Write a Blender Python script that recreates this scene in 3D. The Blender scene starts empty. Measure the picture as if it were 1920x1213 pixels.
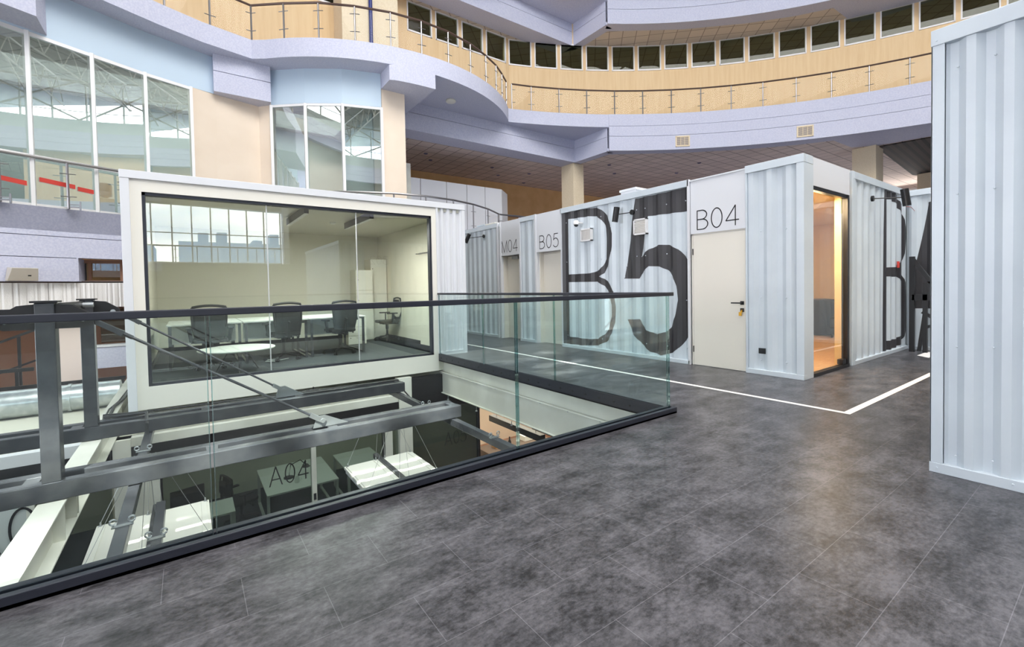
import bpy, bmesh, math, random
from math import sin, cos, pi, radians, atan2, hypot, sqrt
from mathutils import Vector, Matrix
from mathutils.geometry import tessellate_polygon
random.seed(7)
S = bpy.context.scene
COL = S.collection

# ------------------------------------------------------------------ camera
YAW, PIT, ROL, FPX, PPY, EYE = 0.6227341, 0.0249477, -0.0184684, 847.68, 560.21, 1.25
fw = Vector((cos(PIT)*sin(YAW), cos(PIT)*cos(YAW), -sin(PIT)))
r0 = Vector((cos(YAW), -sin(YAW), 0)); u0 = r0.cross(fw)
rt = r0*cos(ROL) + u0*sin(ROL); up = rt.cross(fw)
cam = bpy.data.cameras.new('camera'); camo = bpy.data.objects.new('camera', cam); COL.objects.link(camo)
M = Matrix.Identity(4)
for i in range(3):
    M[i][0], M[i][1], M[i][2] = rt[i], up[i], -fw[i]
M[2][3] = EYE
camo.matrix_world = M
cam.sensor_width = 36; cam.lens = FPX*36/1920; cam.shift_y = -(606.5-PPY)/1920
cam.clip_start = .05; cam.clip_end = 400
S.camera = camo

# ------------------------------------------------------------------ sky, sun, lights, exposure
W = bpy.data.worlds.new('sky'); S.world = W; W.use_nodes = True
nt = W.node_tree; nt.nodes.clear()
def N(t, kind, **kw):
    n = t.nodes.new(kind)
    for k, v in kw.items():
        if hasattr(n, k): setattr(n, k, v)
    return n
wo = N(nt, 'ShaderNodeOutputWorld'); bg = N(nt, 'ShaderNodeBackground')
tc = N(nt, 'ShaderNodeTexCoord'); mp = N(nt, 'ShaderNodeMapping'); mp.inputs['Scale'].default_value = (1, 1, 3.5)
ns = N(nt, 'ShaderNodeTexNoise'); ns.inputs['Scale'].default_value = 3.2; ns.inputs['Detail'].default_value = 6
rp = N(nt, 'ShaderNodeValToRGB')
rp.color_ramp.elements[0].position = .38; rp.color_ramp.elements[0].color = (.50, .60, .74, 1)
rp.color_ramp.elements[1].position = .60; rp.color_ramp.elements[1].color = (.98, .98, 1.0, 1)
L = nt.links.new
L(tc.outputs['Generated'], mp.inputs['Vector']); L(mp.outputs['Vector'], ns.inputs['Vector'])
L(ns.outputs['Fac'], rp.inputs['Fac']); L(rp.outputs['Color'], bg.inputs['Color']); L(bg.outputs['Background'], wo.inputs['Surface'])
bg.inputs['Strength'].default_value = 7

def area(name, loc, sx, sy, power, color=(1, 1, 1), direction=(0, 0, -1), shape='RECTANGLE', spread=pi):
    l = bpy.data.lights.new(name, 'AREA'); l.shape = shape; l.size = sx; l.size_y = sy
    l.energy = power; l.color = color; l.spread = spread
    o = bpy.data.objects.new(name, l); COL.objects.link(o); o.location = loc
    o.rotation_euler = Vector(direction).to_track_quat('-Z', 'Y').to_euler()
    return o
area('far_fill', (36.5, 8, 5.3), 16, 2.8, 420, (1, .97, .93), (-1, 0, .05))  # added fill for the dim gallery ceiling; the right wall has no window
area('side_fill', (-15.6, 3.5, 3.2), 15, 5, 760, (.97, .98, 1), (1, 0, 0))  # added fill that brightens the faces turned to the left
SUN_DIR = Vector((.28, .62, -1.0)).normalized()
sl = bpy.data.lights.new('sun', 'SUN'); sl.energy = 22; sl.angle = radians(.7); sl.color = (1, .96, .88)
so = bpy.data.objects.new('sun', sl); COL.objects.link(so); so.location = (0, 0, 30)
so.rotation_euler = SUN_DIR.to_track_quat('-Z', 'Y').to_euler()
area('atrium_fill', (4, -3, 18.2), 19, 19, 6200, (1, .99, .97), (0, 0, -1), 'DISK')  # added overhead fill, hung under the closed roof deck
S.view_settings.view_transform = 'Standard'; S.view_settings.look = 'None'
S.view_settings.gamma = 1; S.view_settings.use_curve_mapping = False
S.view_settings.exposure = 0.3
S.cycles.max_bounces = 10; S.cycles.diffuse_bounces = 5; S.cycles.glossy_bounces = 5
S.cycles.transparent_max_bounces = 24; S.cycles.transmission_bounces = 8
S.cycles.use_denoising = True
S.cycles.caustics_reflective = False; S.cycles.caustics_refractive = False
S.cycles.sample_clamp_indirect = 6

# ------------------------------------------------------------------ materials
MAT = {}
def srgb(r, g, b):
    return tuple(((c/255)/12.92 if c/255 <= .04045 else ((c/255+.055)/1.055)**2.4) for c in (r, g, b)) + (1,)
def mat(name, col, rough=.6, metal=0, noise=None, bump=None, spec=.5, coord='Object'):
    """noise=(scale, other colour, low, high[, stretch]); bump=(scale, strength)"""
    m = bpy.data.materials.new(name); m.use_nodes = True; t = m.node_tree
    b = t.nodes['Principled BSDF']; b.inputs['Base Color'].default_value = col
    b.inputs['Roughness'].default_value = rough; b.inputs['Metallic'].default_value = metal
    b.inputs['Specular IOR Level'].default_value = spec
    tcn = N(t, 'ShaderNodeTexCoord')
    if noise:
        mpn = N(t, 'ShaderNodeMapping'); st = noise[4] if len(noise) > 4 else (1, 1, 1)
        mpn.inputs['Scale'].default_value = st
        n = N(t, 'ShaderNodeTexNoise'); n.inputs['Scale'].default_value = noise[0]; n.inputs['Detail'].default_value = 5
        r = N(t, 'ShaderNodeValToRGB')
        r.color_ramp.elements[0].position = noise[2]; r.color_ramp.elements[1].position = noise[3]
        r.color_ramp.elements[0].color = noise[1]; r.color_ramp.elements[1].color = col
        t.links.new(tcn.outputs[coord], mpn.inputs['Vector']); t.links.new(mpn.outputs['Vector'], n.inputs['Vector'])
        t.links.new(n.outputs['Fac'], r.inputs['Fac']); t.links.new(r.outputs['Color'], b.inputs['Base Color'])
    if bump:
        n2 = N(t, 'ShaderNodeTexNoise'); n2.inputs['Scale'].default_value = bump[0]; n2.inputs['Detail'].default_value = 3
        bp = N(t, 'ShaderNodeBump'); bp.inputs['Strength'].default_value = bump[1]; bp.inputs['Distance'].default_value = .01
        t.links.new(tcn.outputs[coord], n2.inputs['Vector']); t.links.new(n2.outputs['Fac'], bp.inputs['Height'])
        t.links.new(bp.outputs['Normal'], b.inputs['Normal'])
    MAT[name] = m; return m
def glass(name, tint, refl=1.5, extra=0.0, rough=0.0):
    m = bpy.data.materials.new(name); m.use_nodes = True; t = m.node_tree; t.nodes.clear()
    o = N(t, 'ShaderNodeOutputMaterial'); mx = N(t, 'ShaderNodeMixShader'); tr = N(t, 'ShaderNodeBsdfTransparent')
    gl = N(t, 'ShaderNodeBsdfGlossy'); gl.inputs['Roughness'].default_value = rough; gl.inputs['Color'].default_value = (1, 1, 1, 1)
    fr = N(t, 'ShaderNodeFresnel'); ge = N(t, 'ShaderNodeNewGeometry'); mi = N(t, 'ShaderNodeMix'); mi.data_type = 'FLOAT'
    mi.inputs[2].default_value = refl; mi.inputs[3].default_value = 1/refl      # same mirror strength from both sides of the pane
    t.links.new(ge.outputs['Backfacing'], mi.inputs[0]); t.links.new(mi.outputs[0], fr.inputs['IOR'])
    ad = N(t, 'ShaderNodeMath'); ad.operation = 'ADD'; ad.use_clamp = True; ad.inputs[1].default_value = extra
    tr.inputs['Color'].default_value = tint
    t.links.new(fr.outputs[0], ad.inputs[0]); t.links.new(ad.outputs[0], mx.inputs['Fac'])
    t.links.new(tr.outputs[0], mx.inputs[1]); t.links.new(gl.outputs[0], mx.inputs[2]); t.links.new(mx.outputs[0], o.inputs['Surface'])
    MAT[name] = m; return m
def emis(name, col, strength):
    m = bpy.data.materials.new(name); m.use_nodes = True; t = m.node_tree; t.nodes.clear()
    o = N(t, 'ShaderNodeOutputMaterial'); e = N(t, 'ShaderNodeEmission'); e.inputs[0].default_value = col; e.inputs[1].default_value = strength
    t.links.new(e.outputs[0], o.inputs['Surface']); MAT[name] = m; return m

mat('container_paint', srgb(203, 211, 217), .36, noise=(3, srgb(197, 205, 212), .35, .65), spec=.5)
mat('white_paint', srgb(216, 217, 221), .5)
mat('wall_mid', srgb(158, 154, 150), .8)
mat('cream_panel', srgb(226, 222, 212), .5)
mat('cream_door', srgb(226, 220, 208), .45)
mat('cream_beam', srgb(230, 229, 219), .45, noise=(2, srgb(212, 211, 200), .4, .7))
mat('vinyl_black', srgb(52, 50, 53), .45)
mat('vinyl_text', srgb(22, 22, 26), .5)
mat('dark_steel', srgb(84, 85, 88), .27, .35, noise=(5, srgb(64, 66, 71), .4, .7))
mat('rail_black', srgb(40, 42, 52), .38, .2)
mat('black_metal', srgb(30, 29, 31), .4, .2)
mat('black_plastic', srgb(13, 14, 16), .5)
mat('chair_mesh', srgb(16, 19, 22), .8)
mat('steel', srgb(150, 147, 148), .28, .85)
mat('zinc', srgb(175, 178, 180), .35, .85)
mat('lilac', srgb(200, 201, 217), .8, noise=(26, srgb(188, 190, 210), .40, .62), bump=(70, .22))
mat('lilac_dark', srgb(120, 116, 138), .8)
mat('blue_wall', srgb(192, 209, 224), .8)
mat('beige_wall', srgb(232, 216, 198), .8, noise=(1.5, srgb(226, 209, 190), .3, .7))
mat('tan_wall', srgb(230, 202, 160), .75, noise=(3, srgb(222, 190, 146), .3, .7, (3, 3, .25)))
mat('orange_wall', srgb(226, 184, 130), .8, noise=(2, srgb(214, 170, 114), .3, .7))
mat('tan_stone', srgb(230, 214, 186), .75, noise=(30, srgb(222, 204, 172), .35, .6))
mat('blue_pipe', srgb(26, 40, 110), .35)
mat('white_frame', srgb(232, 230, 230), .45)
mat('aluminium', srgb(205, 206, 206), .4, .3)
mat('room_grey', srgb(196, 202, 200), .8)
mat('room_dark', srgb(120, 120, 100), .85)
mat('office_wall', srgb(226, 224, 208), .8)
mat('carpet', srgb(62, 68, 72), .9, noise=(12, srgb(52, 58, 62), .4, .6, (1, 6, 1)))
mat('wood_floor', srgb(198, 158, 112), .5, noise=(5, srgb(176, 134, 92), .3, .7, (1, 8, 1)))
mat('yellow_wall', srgb(236, 206, 146), .7)
mat('wood_table', srgb(92, 76, 66), .6)
mat('laminate', srgb(236, 238, 234), .35)
mat('cabinet', srgb(232, 232, 222), .4)
mat('cabinet_side', srgb(196, 193, 174), .5)
mat('foil', srgb(238, 235, 233), .42, .45, bump=(60, .5))
mat('galvanised', srgb(208, 212, 212), .3, .7, noise=(6, srgb(180, 186, 188), .4, .6))
mat('plaster_pink', srgb(222, 206, 200), .8)
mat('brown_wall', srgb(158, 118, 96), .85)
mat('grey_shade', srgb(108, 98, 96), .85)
mat('speaker_beige', srgb(205, 198, 186), .6)
mat('red_tape', srgb(206, 62, 52), .4)
mat('bottle_blue', srgb(90, 140, 175), .15)
mat('red_binder', srgb(150, 40, 44), .5)
mat('key_yellow', srgb(215, 160, 40), .4)
mat('roof_grey', srgb(120, 124, 118), .8, noise=(1, srgb(98, 104, 98), .3, .7))
mat('truss_grey', srgb(176, 176, 168), .5, .2)
mat('city_blue', srgb(140, 168, 200), .9)
mat('city_beige', srgb(156, 172, 190), .9)
mat('handrail_dark', srgb(92, 72, 64), .35, .3)
mat('cable_black', srgb(18, 18, 20), .5)
mat('panel_white', srgb(224, 222, 212), .4)
mat('floor_white', srgb(226, 222, 218), .6)
mat('orange_item', srgb(200, 100, 40), .5)
mat('downlight', srgb(236, 232, 220), .4)
glass('rail_glass', (.925, .975, .967, 1), 1.42)
glass('rail_glass_edge', (.50, .72, .72, 1), 1.5, .15)
glass('balcony_glass', (.985, .985, .98, 1), 1.12)
glass('office_glass', (.93, .95, .93, 1), 1.5, .035)
glass('curtain_glass', (.80, .86, .84, 1), 1.55, .26)
glass('dark_glass', (.62, .67, .64, 1), 1.45, .03)
glass('smoked_glass', (.36, .38, .36, 1), 1.45, .02)
glass('gallery_glass', (.62, .65, .56, 1), 1.3, .005)
glass('clear_glass', (.93, .95, .93, 1), 1.35)
emis('lamp_white', (1, .97, .9, 1), 3)
emis('lamp_warm', (1, .8, .55, 1), 4)

def floor_material():
    m = bpy.data.materials.new('vinyl_tile'); m.use_nodes = True; t = m.node_tree; b = t.nodes['Principled BSDF']
    g = N(t, 'ShaderNodeNewGeometry'); mpn = N(t, 'ShaderNodeMapping'); mpn.inputs['Location'].default_value = (-.155, .02, 0)
    br = N(t, 'ShaderNodeTexBrick'); br.offset = .5
    br.inputs['Scale'].default_value = 1.0; br.inputs['Brick Width'].default_value = .556; br.inputs['Row Height'].default_value = .289
    br.inputs['Mortar Size'].default_value = .0016; br.inputs['Mortar Smooth'].default_value = .2
    br.inputs['Color1'].default_value = (.30, .30, .30, 1); br.inputs['Color2'].default_value = (.62, .62, .62, 1); br.inputs['Mortar'].default_value = (1, 1, 1, 1)
    n1 = N(t, 'ShaderNodeTexNoise'); n1.inputs['Scale'].default_value = 3.6; n1.inputs['Detail'].default_value = 10; n1.inputs['Roughness'].default_value = .72
    n2 = N(t, 'ShaderNodeTexNoise'); n2.inputs['Scale'].default_value = 30; n2.inputs['Detail'].default_value = 5; n2.inputs['Roughness'].default_value = .7
    mp2 = N(t, 'ShaderNodeMapping'); mp2.inputs['Scale'].default_value = (1, 1.5, 1)
    mul = N(t, 'ShaderNodeMath'); mul.operation = 'MULTIPLY_ADD'; mul.inputs[1].default_value = .62; 
    m2 = N(t, 'ShaderNodeMath'); m2.operation = 'MULTIPLY'; m2.inputs[1].default_value = .38
    r = N(t, 'ShaderNodeValToRGB'); e = r.color_ramp.elements
    e[0].position = .40; e[0].color = srgb(37, 36, 38); e[1].position = .60; e[1].color = srgb(94, 92, 96)
    x = e.new(.475); x.color = srgb(62, 61, 64)
    hs = N(t, 'ShaderNodeMixRGB'); hs.blend_type = 'OVERLAY'; hs.inputs[0].default_value = .35
    mx = N(t, 'ShaderNodeMixRGB'); mx.inputs[2].default_value = srgb(118, 116, 121)
    k = t.links.new
    k(g.outputs['Position'], mpn.inputs['Vector']); k(mpn.outputs['Vector'], br.inputs['Vector'])
    k(g.outputs['Position'], mp2.inputs['Vector']); k(mp2.outputs['Vector'], n1.inputs['Vector']); k(mp2.outputs['Vector'], n2.inputs['Vector'])
    k(n2.outputs['Fac'], m2.inputs[0]); k(n1.outputs['Fac'], mul.inputs[0]); k(m2.outputs[0], mul.inputs[2])
    k(mul.outputs[0], r.inputs['Fac']); k(r.outputs['Color'], hs.inputs[1]); k(br.outputs['Color'], hs.inputs[2])
    fm = N(t, 'ShaderNodeMath'); fm.operation = 'MULTIPLY'; fm.inputs[1].default_value = .35
    k(br.outputs['Fac'], fm.inputs[0]); k(fm.outputs[0], mx.inputs[0]); k(hs.outputs[0], mx.inputs[1]); k(mx.outputs[0], b.inputs['Base Color'])
    b.inputs['Roughness'].default_value = .36; b.inputs['Specular IOR Level'].default_value = .42
    bp = N(t, 'ShaderNodeBump'); bp.inputs['Strength'].default_value = .12; bp.inputs['Distance'].default_value = .004
    k(n2.outputs['Fac'], bp.inputs['Height']); k(bp.outputs['Normal'], b.inputs['Normal'])
    MAT['vinyl_tile'] = m
floor_material()
def tile_material(name, col, line, w, rot=0.0, rough=.8):
    m = bpy.data.materials.new(name); m.use_nodes = True; t = m.node_tree; b = t.nodes['Principled BSDF']
    g = N(t, 'ShaderNodeNewGeometry'); mpn = N(t, 'ShaderNodeMapping'); mpn.inputs['Rotation'].default_value = (0, 0, rot)
    br = N(t, 'ShaderNodeTexBrick'); br.offset = 0; br.inputs['Scale'].default_value = 1
    br.inputs['Brick Width'].default_value = w[0]; br.inputs['Row Height'].default_value = w[1]
    br.inputs['Mortar Size'].default_value = w[2]; br.inputs['Mortar Smooth'].default_value = .1
    c2 = tuple(c*.86 for c in col[:3]) + (1,)
    br.inputs['Color1'].default_value = col; br.inputs['Color2'].default_value = c2; br.inputs['Mortar'].default_value = line
    k = t.links.new
    k(g.outputs['Position'], mpn.inputs['Vector']); k(mpn.outputs['Vector'], br.inputs['Vector']); k(br.outputs['Color'], b.inputs['Base Color'])
    b.inputs['Roughness'].default_value = rough; MAT[name] = m
tile_material('ceiling_tile', srgb(222, 206, 196), srgb(140, 125, 118), (.6, .6, .018), radians(0))
tile_material('slat_ceiling', srgb(60, 50, 45), srgb(14, 12, 12), (60, .30, .07), radians(-4))
tile_material('gallery_ceiling', srgb(214, 200, 184), srgb(160, 146, 132), (.6, .6, .02), radians(45))

# ------------------------------------------------------------------ mesh builder
EACH = {'clamp', 'header_panel', 'edge_rail', 'top_trim', 'post', 'corner_post', 'mullion', 'glass_edge', 'bolt', 'wire', 'reveal', 'lug_plate', 'pin', 'spacer_plate', 'batten', 'hinge', 'skirting', 'inner_wall', 'top_rail', 'brace', 'rail', 'pane_joint', 'bar', 'fork', 'slot', 'outlet'}
class MB:
    def __init__(s): s.v = []; s.f = []; s.marks = []
    def add(s, vs, fs):
        s.marks.append((len(s.v), len(s.f)))
        o = len(s.v); s.v += [tuple(v) for v in vs]; s.f += [tuple(i+o for i in f) for f in fs]; return s
    def box(s, x0, x1, y0, y1, z0, z1):
        x0, x1 = min(x0, x1), max(x0, x1); y0, y1 = min(y0, y1), max(y0, y1); z0, z1 = min(z0, z1), max(z0, z1)
        return s.add([(x0,y0,z0),(x1,y0,z0),(x1,y1,z0),(x0,y1,z0),(x0,y0,z1),(x1,y0,z1),(x1,y1,z1),(x0,y1,z1)],
                     [(0,3,2,1),(4,5,6,7),(0,1,5,4),(1,2,6,5),(2,3,7,6),(3,0,4,7)])
    def bar(s, a, b, w, h, upv=(0,0,1)):
        """box beam from a to b, w wide sideways, h tall, centred on the line"""
        a = Vector(a); b = Vector(b); d = (b-a).normalized(); u = Vector(upv)
        if abs(d.dot(u)) > .99: u = Vector((1,0,0))
        r = d.cross(u).normalized(); u = r.cross(d).normalized()
        vs = []
        for p in (a, b):
            for sx, sy in ((-1,-1),(1,-1),(1,1),(-1,1)): vs.append(p + r*(sx*w/2) + u*(sy*h/2))
        return s.add(vs, [(0,1,2,3),(7,6,5,4),(0,4,5,1),(1,5,6,2),(2,6,7,3),(3,7,4,0)])
    def tube(s, a, b, r, n=10, r2=None):
        a = Vector(a); b = Vector(b); d = (b-a).normalized(); u = Vector((0,0,1)) if abs(d.z) < .95 else Vector((1,0,0))
        x = d.cross(u).normalized(); y = d.cross(x); r2 = r if r2 is None else r2
        vs = [a + x*(cos(2*pi*i/n)*r) + y*(sin(2*pi*i/n)*r) for i in range(n)] + [b + x*(cos(2*pi*i/n)*r2) + y*(sin(2*pi*i/n)*r2) for i in range(n)]
        fs = [(i, (i+1) % n, n+(i+1) % n, n+i) for i in range(n)] + [tuple(range(n))[::-1], tuple(range(n, 2*n))]
        return s.add(vs, fs)
    def path(s, pts, r, n=8):
        pts = [Vector(p) for p in pts]; rings = []
        for i, p in enumerate(pts):
            d = (pts[min(i+1, len(pts)-1)] - pts[max(i-1, 0)]).normalized(); u = Vector((0,0,1)) if abs(d.z) < .95 else Vector((1,0,0))
            x = d.cross(u).normalized(); y = d.cross(x)
            rings.append([p + x*(cos(2*pi*k/n)*r) + y*(sin(2*pi*k/n)*r) for k in range(n)])
        vs = [v for rg in rings for v in rg]; m = len(pts)
        fs = [(i*n+k, i*n+(k+1) % n, (i+1)*n+(k+1) % n, (i+1)*n+k) for i in range(m-1) for k in range(n)]
        fs += [tuple(range(n))[::-1], tuple(range((m-1)*n, m*n))]
        return s.add(vs, fs)
    def lathe(s, prof, c=(0,0,0), n=20, axis='z'):
        vs = []; m = len(prof)
        for r, h in prof:
            for k in range(n):
                x, y = cos(2*pi*k/n)*r, sin(2*pi*k/n)*r
                p = (x, y, h) if axis == 'z' else ((h, x, y) if axis == 'x' else (x, h, y))
                vs.append((c[0]+p[0], c[1]+p[1], c[2]+p[2]))
        fs = [(i*n+k, i*n+(k+1) % n, (i+1)*n+(k+1) % n, (i+1)*n+k) for i in range(m-1) for k in range(n)]
        fs += [tuple(range(n))[::-1], tuple(range((m-1)*n, m*n))]
        return s.add(vs, fs)
    def prism(s, poly, z0, z1, holes=()):
        """vertical prism over a plan polygon, with holes"""
        loops = [list(poly)] + [list(h) for h in holes]
        flat = [p for l in loops for p in l]
        tr = tessellate_polygon([[Vector((p[0], p[1], 0)) for p in l] for l in loops])
        n = len(flat); vs = [(p[0], p[1], z0) for p in flat] + [(p[0], p[1], z1) for p in flat]
        fs = [tuple(t) for t in tr] + [tuple(i+n for i in t) for t in tr]
        o = 0
        for l in loops:
            k = len(l)
            for i in range(k): a, b = o+i, o+(i+1) % k; fs.append((a, b, b+n, a+n))
            o += k
        return s.add(vs, fs)
    def strip(s, pts, th, z0, z1):
        """wall following an open plan path; th = thickness to the left of travel"""
        ps = [Vector((p[0], p[1])) for p in pts]; off = []
        for i, p in enumerate(ps):
            a = ps[max(i-1, 0)]; b = ps[min(i+1, len(ps)-1)]
            d1 = (p-a).normalized() if i > 0 else (b-p).normalized(); d2 = (b-p).normalized() if i < len(ps)-1 else d1
            n1 = Vector((-d1.y, d1.x)); n2 = Vector((-d2.y, d2.x)); nn = (n1+n2)
            nn = nn/max(nn.length_squared/2, .2)
            off.append(p + nn*th)
        n = len(ps)
        vs = [(p.x, p.y, z0) for p in ps] + [(p.x, p.y, z1) for p in ps] + [(p.x, p.y, z0) for p in off] + [(p.x, p.y, z1) for p in off]
        fs = []
        for i in range(n-1):
            fs += [(i, i+1, n+i+1, n+i), (2*n+i, 3*n+i, 3*n+i+1, 2*n+i+1), (i, 2*n+i, 2*n+i+1, i+1), (n+i, n+i+1, 3*n+i+1, 3*n+i)]
        fs += [(0, n, 3*n, 2*n), (n-1, 3*n-1, 4*n-1, 2*n-1)]
        return s.add(vs, fs)
    def build(s, name, m, parent=None, smooth=False, bevel=0):
        if name in EACH and len(s.marks) > 1:      # every piece is a part of its own
            first = None; mk = s.marks+[(len(s.v), len(s.f))]
            for (v0, f0), (v1, f1) in zip(mk, mk[1:]):
                q = MB(); q.add(s.v[v0:v1], [tuple(i-v0 for i in f) for f in s.f[f0:f1]]); o = q.build(name, m, parent, smooth, bevel); first = first or o
            return first
        me = bpy.data.meshes.new(name); me.from_pydata(s.v, [], s.f)
        bm = bmesh.new(); bm.from_mesh(me); bmesh.ops.recalc_face_normals(bm, faces=bm.faces); bm.to_mesh(me); bm.free()
        if smooth:
            for p in me.polygons: p.use_smooth = True
            try: me.set_sharp_from_angle(angle=radians(40))
            except Exception: pass
        me.materials.append(MAT[m]); o = bpy.data.objects.new(name, me); COL.objects.link(o)
        if parent: o.parent = parent
        if bevel:
            b = o.modifiers.new('bevel', 'BEVEL'); b.width = bevel; b.segments = 2; b.limit_method = 'ANGLE'
        return o
def tag(o, label=None, cat=None, group=None, kind=None):
    if label: o['label'] = label
    if cat: o['category'] = cat
    if group: o['group'] = group
    if kind: o['kind'] = kind
    return o
def thing(name, label, cat, loc=(0,0,0), rz=0, group=None, kind=None):
    o = bpy.data.objects.new(name, None); COL.objects.link(o); o.location = loc; o.rotation_euler = (0, 0, rz)
    o.empty_display_size = .1
    return tag(o, label, cat, group, kind)
def struct(o, label, cat): return tag(o, label, cat, None, 'structure')
def children(o): return [c for c in bpy.data.objects if c.parent == o]
def copy_tree(o, parent=None):
    c = o.copy(); COL.objects.link(c); c.parent = parent
    for ch in children(o): copy_tree(ch, c)
    return c

# corrugated sheet: s runs along the wall, offset d(s) is measured inward from the face plane
PITCH = .27
def corr_off(s, depth=.036, pitch=PITCH):
    t = (s % pitch)/pitch
    if t < .26: return 0.0
    if t < .5: return depth*(t-.26)/.24
    if t < .76: return depth
    return depth*(1-(t-.76)/.24)
def corr_breaks(a, b, pitch=PITCH):
    out = {a, b}; k = math.floor(a/pitch)
    while k*pitch < b:
        for t in (0, .26, .5, .76):
            s = (k+t)*pitch
            if a < s < b: out.add(s)
        k += 1
    return sorted(out)
def wallpt(frame, s, z, d):
    """frame=(origin xy, along xy, inward xy)"""
    o, a, n = frame
    return (o[0]+a[0]*s+n[0]*d, o[1]+a[1]*s+n[1]*d, z)
def corrugated(frame, a, b, z0, z1, name, m, parent, base=.012, depth=.036, pitch=PITCH):
    ss = corr_breaks(a, b, pitch); mb = MB(); vs = []
    for s in ss:
        d = base+corr_off(s, depth, pitch)
        vs += [wallpt(frame, s, z0, d), wallpt(frame, s, z1, d)]
    fs = [(2*i, 2*i+2, 2*i+3, 2*i+1) for i in range(len(ss)-1)]
    mb.add(vs, fs)
    o = mb.build(name, m, parent)
    sm = o.modifiers.new('thickness', 'SOLIDIFY'); sm.thickness = .002; sm.offset = 0
    return o
def spans(polys, s):
    """even-odd vertical spans of a set of polygons at s"""
    zs = []
    for P in polys:
        n = len(P)
        for i in range(n):
            (a, za), (b, zb) = P[i], P[(i+1) % n]
            if (a <= s < b) or (b <= s < a): zs.append(za+(zb-za)*(s-a)/(b-a))
    zs.sort(); return list(zip(zs[0::2], zs[1::2]))
def painted(frame, polys, a, b, name, m, parent, base=.012, depth=.036, step=.012, zlo=-9, zhi=9, lift=.003):
    """lettering that follows the corrugation"""
    ss = set(corr_breaks(a, b)); k = a
    while k < b: ss.add(k); k += step
    ss = sorted(ss); mb = MB(); e = 1e-5
    for s0, s1 in zip(ss, ss[1:]):
        if s1-s0 < 1e-6: continue
        A, B = spans(polys, s0+e), spans(polys, s1-e)
        if len(A) != len(B): A = B = spans(polys, (s0+s1)/2)
        d0 = base+corr_off(s0, depth)-lift; d1 = base+corr_off(s1, depth)-lift
        for (l0, h0), (l1, h1) in zip(A, B):
            l0, l1 = max(l0, zlo), max(l1, zlo); h0, h1 = min(h0, zhi), min(h1, zhi)
            if h0 <= l0 and h1 <= l1: continue
            mb.add([wallpt(frame, s0, l0, d0), wallpt(frame, s1, l1, d1), wallpt(frame, s1, h1, d1), wallpt(frame, s0, h0, d0)], [(0,1,2,3)])
    return mb.build(name, m, parent)

# thin sans lettering drawn with strokes (unit cell 0..w by 0..1)
def arc(cx, cy, rx, ry, a0, a1, n=14):
    return [(cx+rx*cos(radians(a0+(a1-a0)*i/n)), cy+ry*sin(radians(a0+(a1-a0)*i/n))) for i in range(n+1)]
GLYPH = {
 'B': (.60, [[(.05,0),(.05,1)], [(.05,1),(.28,1)]+arc(.28,.765,.24,.235,90,-90)+[(.05,.53)], [(.28,.53)]+arc(.30,.265,.27,.265,90,-90)+[(.05,0)]]),
 '0': (.60, [arc(.30,.5,.25,.5,0,360,32)]),
 '4': (.62, [[(.45,0),(.45,1),(.03,.27),(.60,.27)]]),
 '5': (.58, [[(.50,1),(.13,1),(.07,.53)]+arc(.27,.33,.27,.33,138,-150,22)]),
 'M': (.78, [[(.05,0),(.05,1),(.39,.0),(.73,1),(.73,0)]]),
 'A': (.70, [[(.02,0),(.35,1),(.68,0)], [(.13,.33),(.57,.33)]]),
 '3': (.58, [arc(.28,.75,.22,.25,150,-90)+arc(.28,.25,.25,.25,90,-150)]),
 '2': (.58, [arc(.29,.72,.23,.28,160,-30)+[(.04,0),(.56,0)]]),
}
def lettering(text, org, along, height, parent, stroke=.05, gap=.08, lift=(0,0,0), name='lettering', m='vinyl_text', narrow=1.0):
    """text from org (lower-left), along = unit vector of reading direction"""
    mb = MB(); x = 0; A = Vector(along); Z = Vector((0,0,1)); O = Vector(org)+Vector(lift)
    nrm = A.cross(Z)
    for ch in text:
        w, st = GLYPH[ch]
        for ln in st:
            ln = [(p[0]*narrow, p[1]) for p in ln]
            for (x0, y0), (x1, y1) in zip(ln, ln[1:]):
                d = Vector((x1-x0, y1-y0)); 
                if d.length < 1e-6: continue
                d.normalize(); q = Vector((-d.y, d.x))*(stroke/2); e = d*(stroke*.22)
                vs = []
                for (px, py), sg in (((x0, y0), -1), ((x1, y1), 1)):
                    for k in (-1, 1):
                        vs.append(O + A*((x+px+q.x*k+e.x*sg)*height) + Z*((py+q.y*k+e.y*sg)*height))
                mb.add([vs[0], vs[2], vs[3], vs[1]], [(0,1,2,3)])
        x += w*narrow+gap
    return mb.build(name, m, parent)


# ================================================================== SETTING: the big hall
RC = (5.16, -2.86); RR = 19.24
def ring(a0, a1, R=RR, n=None, c=RC):
    n = n or max(2, int(abs(a1-a0)/2.2))
    return [(c[0]+R*cos(radians(a0+(a1-a0)*i/n)), c[1]+R*sin(radians(a0+(a1-a0)*i/n))) for i in range(n+1)]
LEFT2 = [(-4.5,12.55), (-2.4,13.63), (-1.4,14.25), (-.36,14.76), (.55,15.12), (1.76,15.4)]
BULGE2 = ring(-138.9, -41.5, 6.15, 26, (6.46,19.5))
EDGE2 = LEFT2 + BULGE2[1:] + ring(71.6, -210) + [(-8,10.6)]
LEFT1 = [(-5.6,12.75), (-3.15,14.03), (-2.2,14.5), (-1.29,14.88), (.2,15.5), (1.9,16.2)]
BULGE1 = ring(-144.5, -42, 5.6, 24, (6.5,19.48))
EDGE1 = LEFT1 + BULGE1[1:] + [(15.15,15.7)] + ring(58.8, -210) + [(-8,10.9)]
OUTER = [(-16,-24), (38,-24), (38,21.3), (-16,21.3)]

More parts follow.
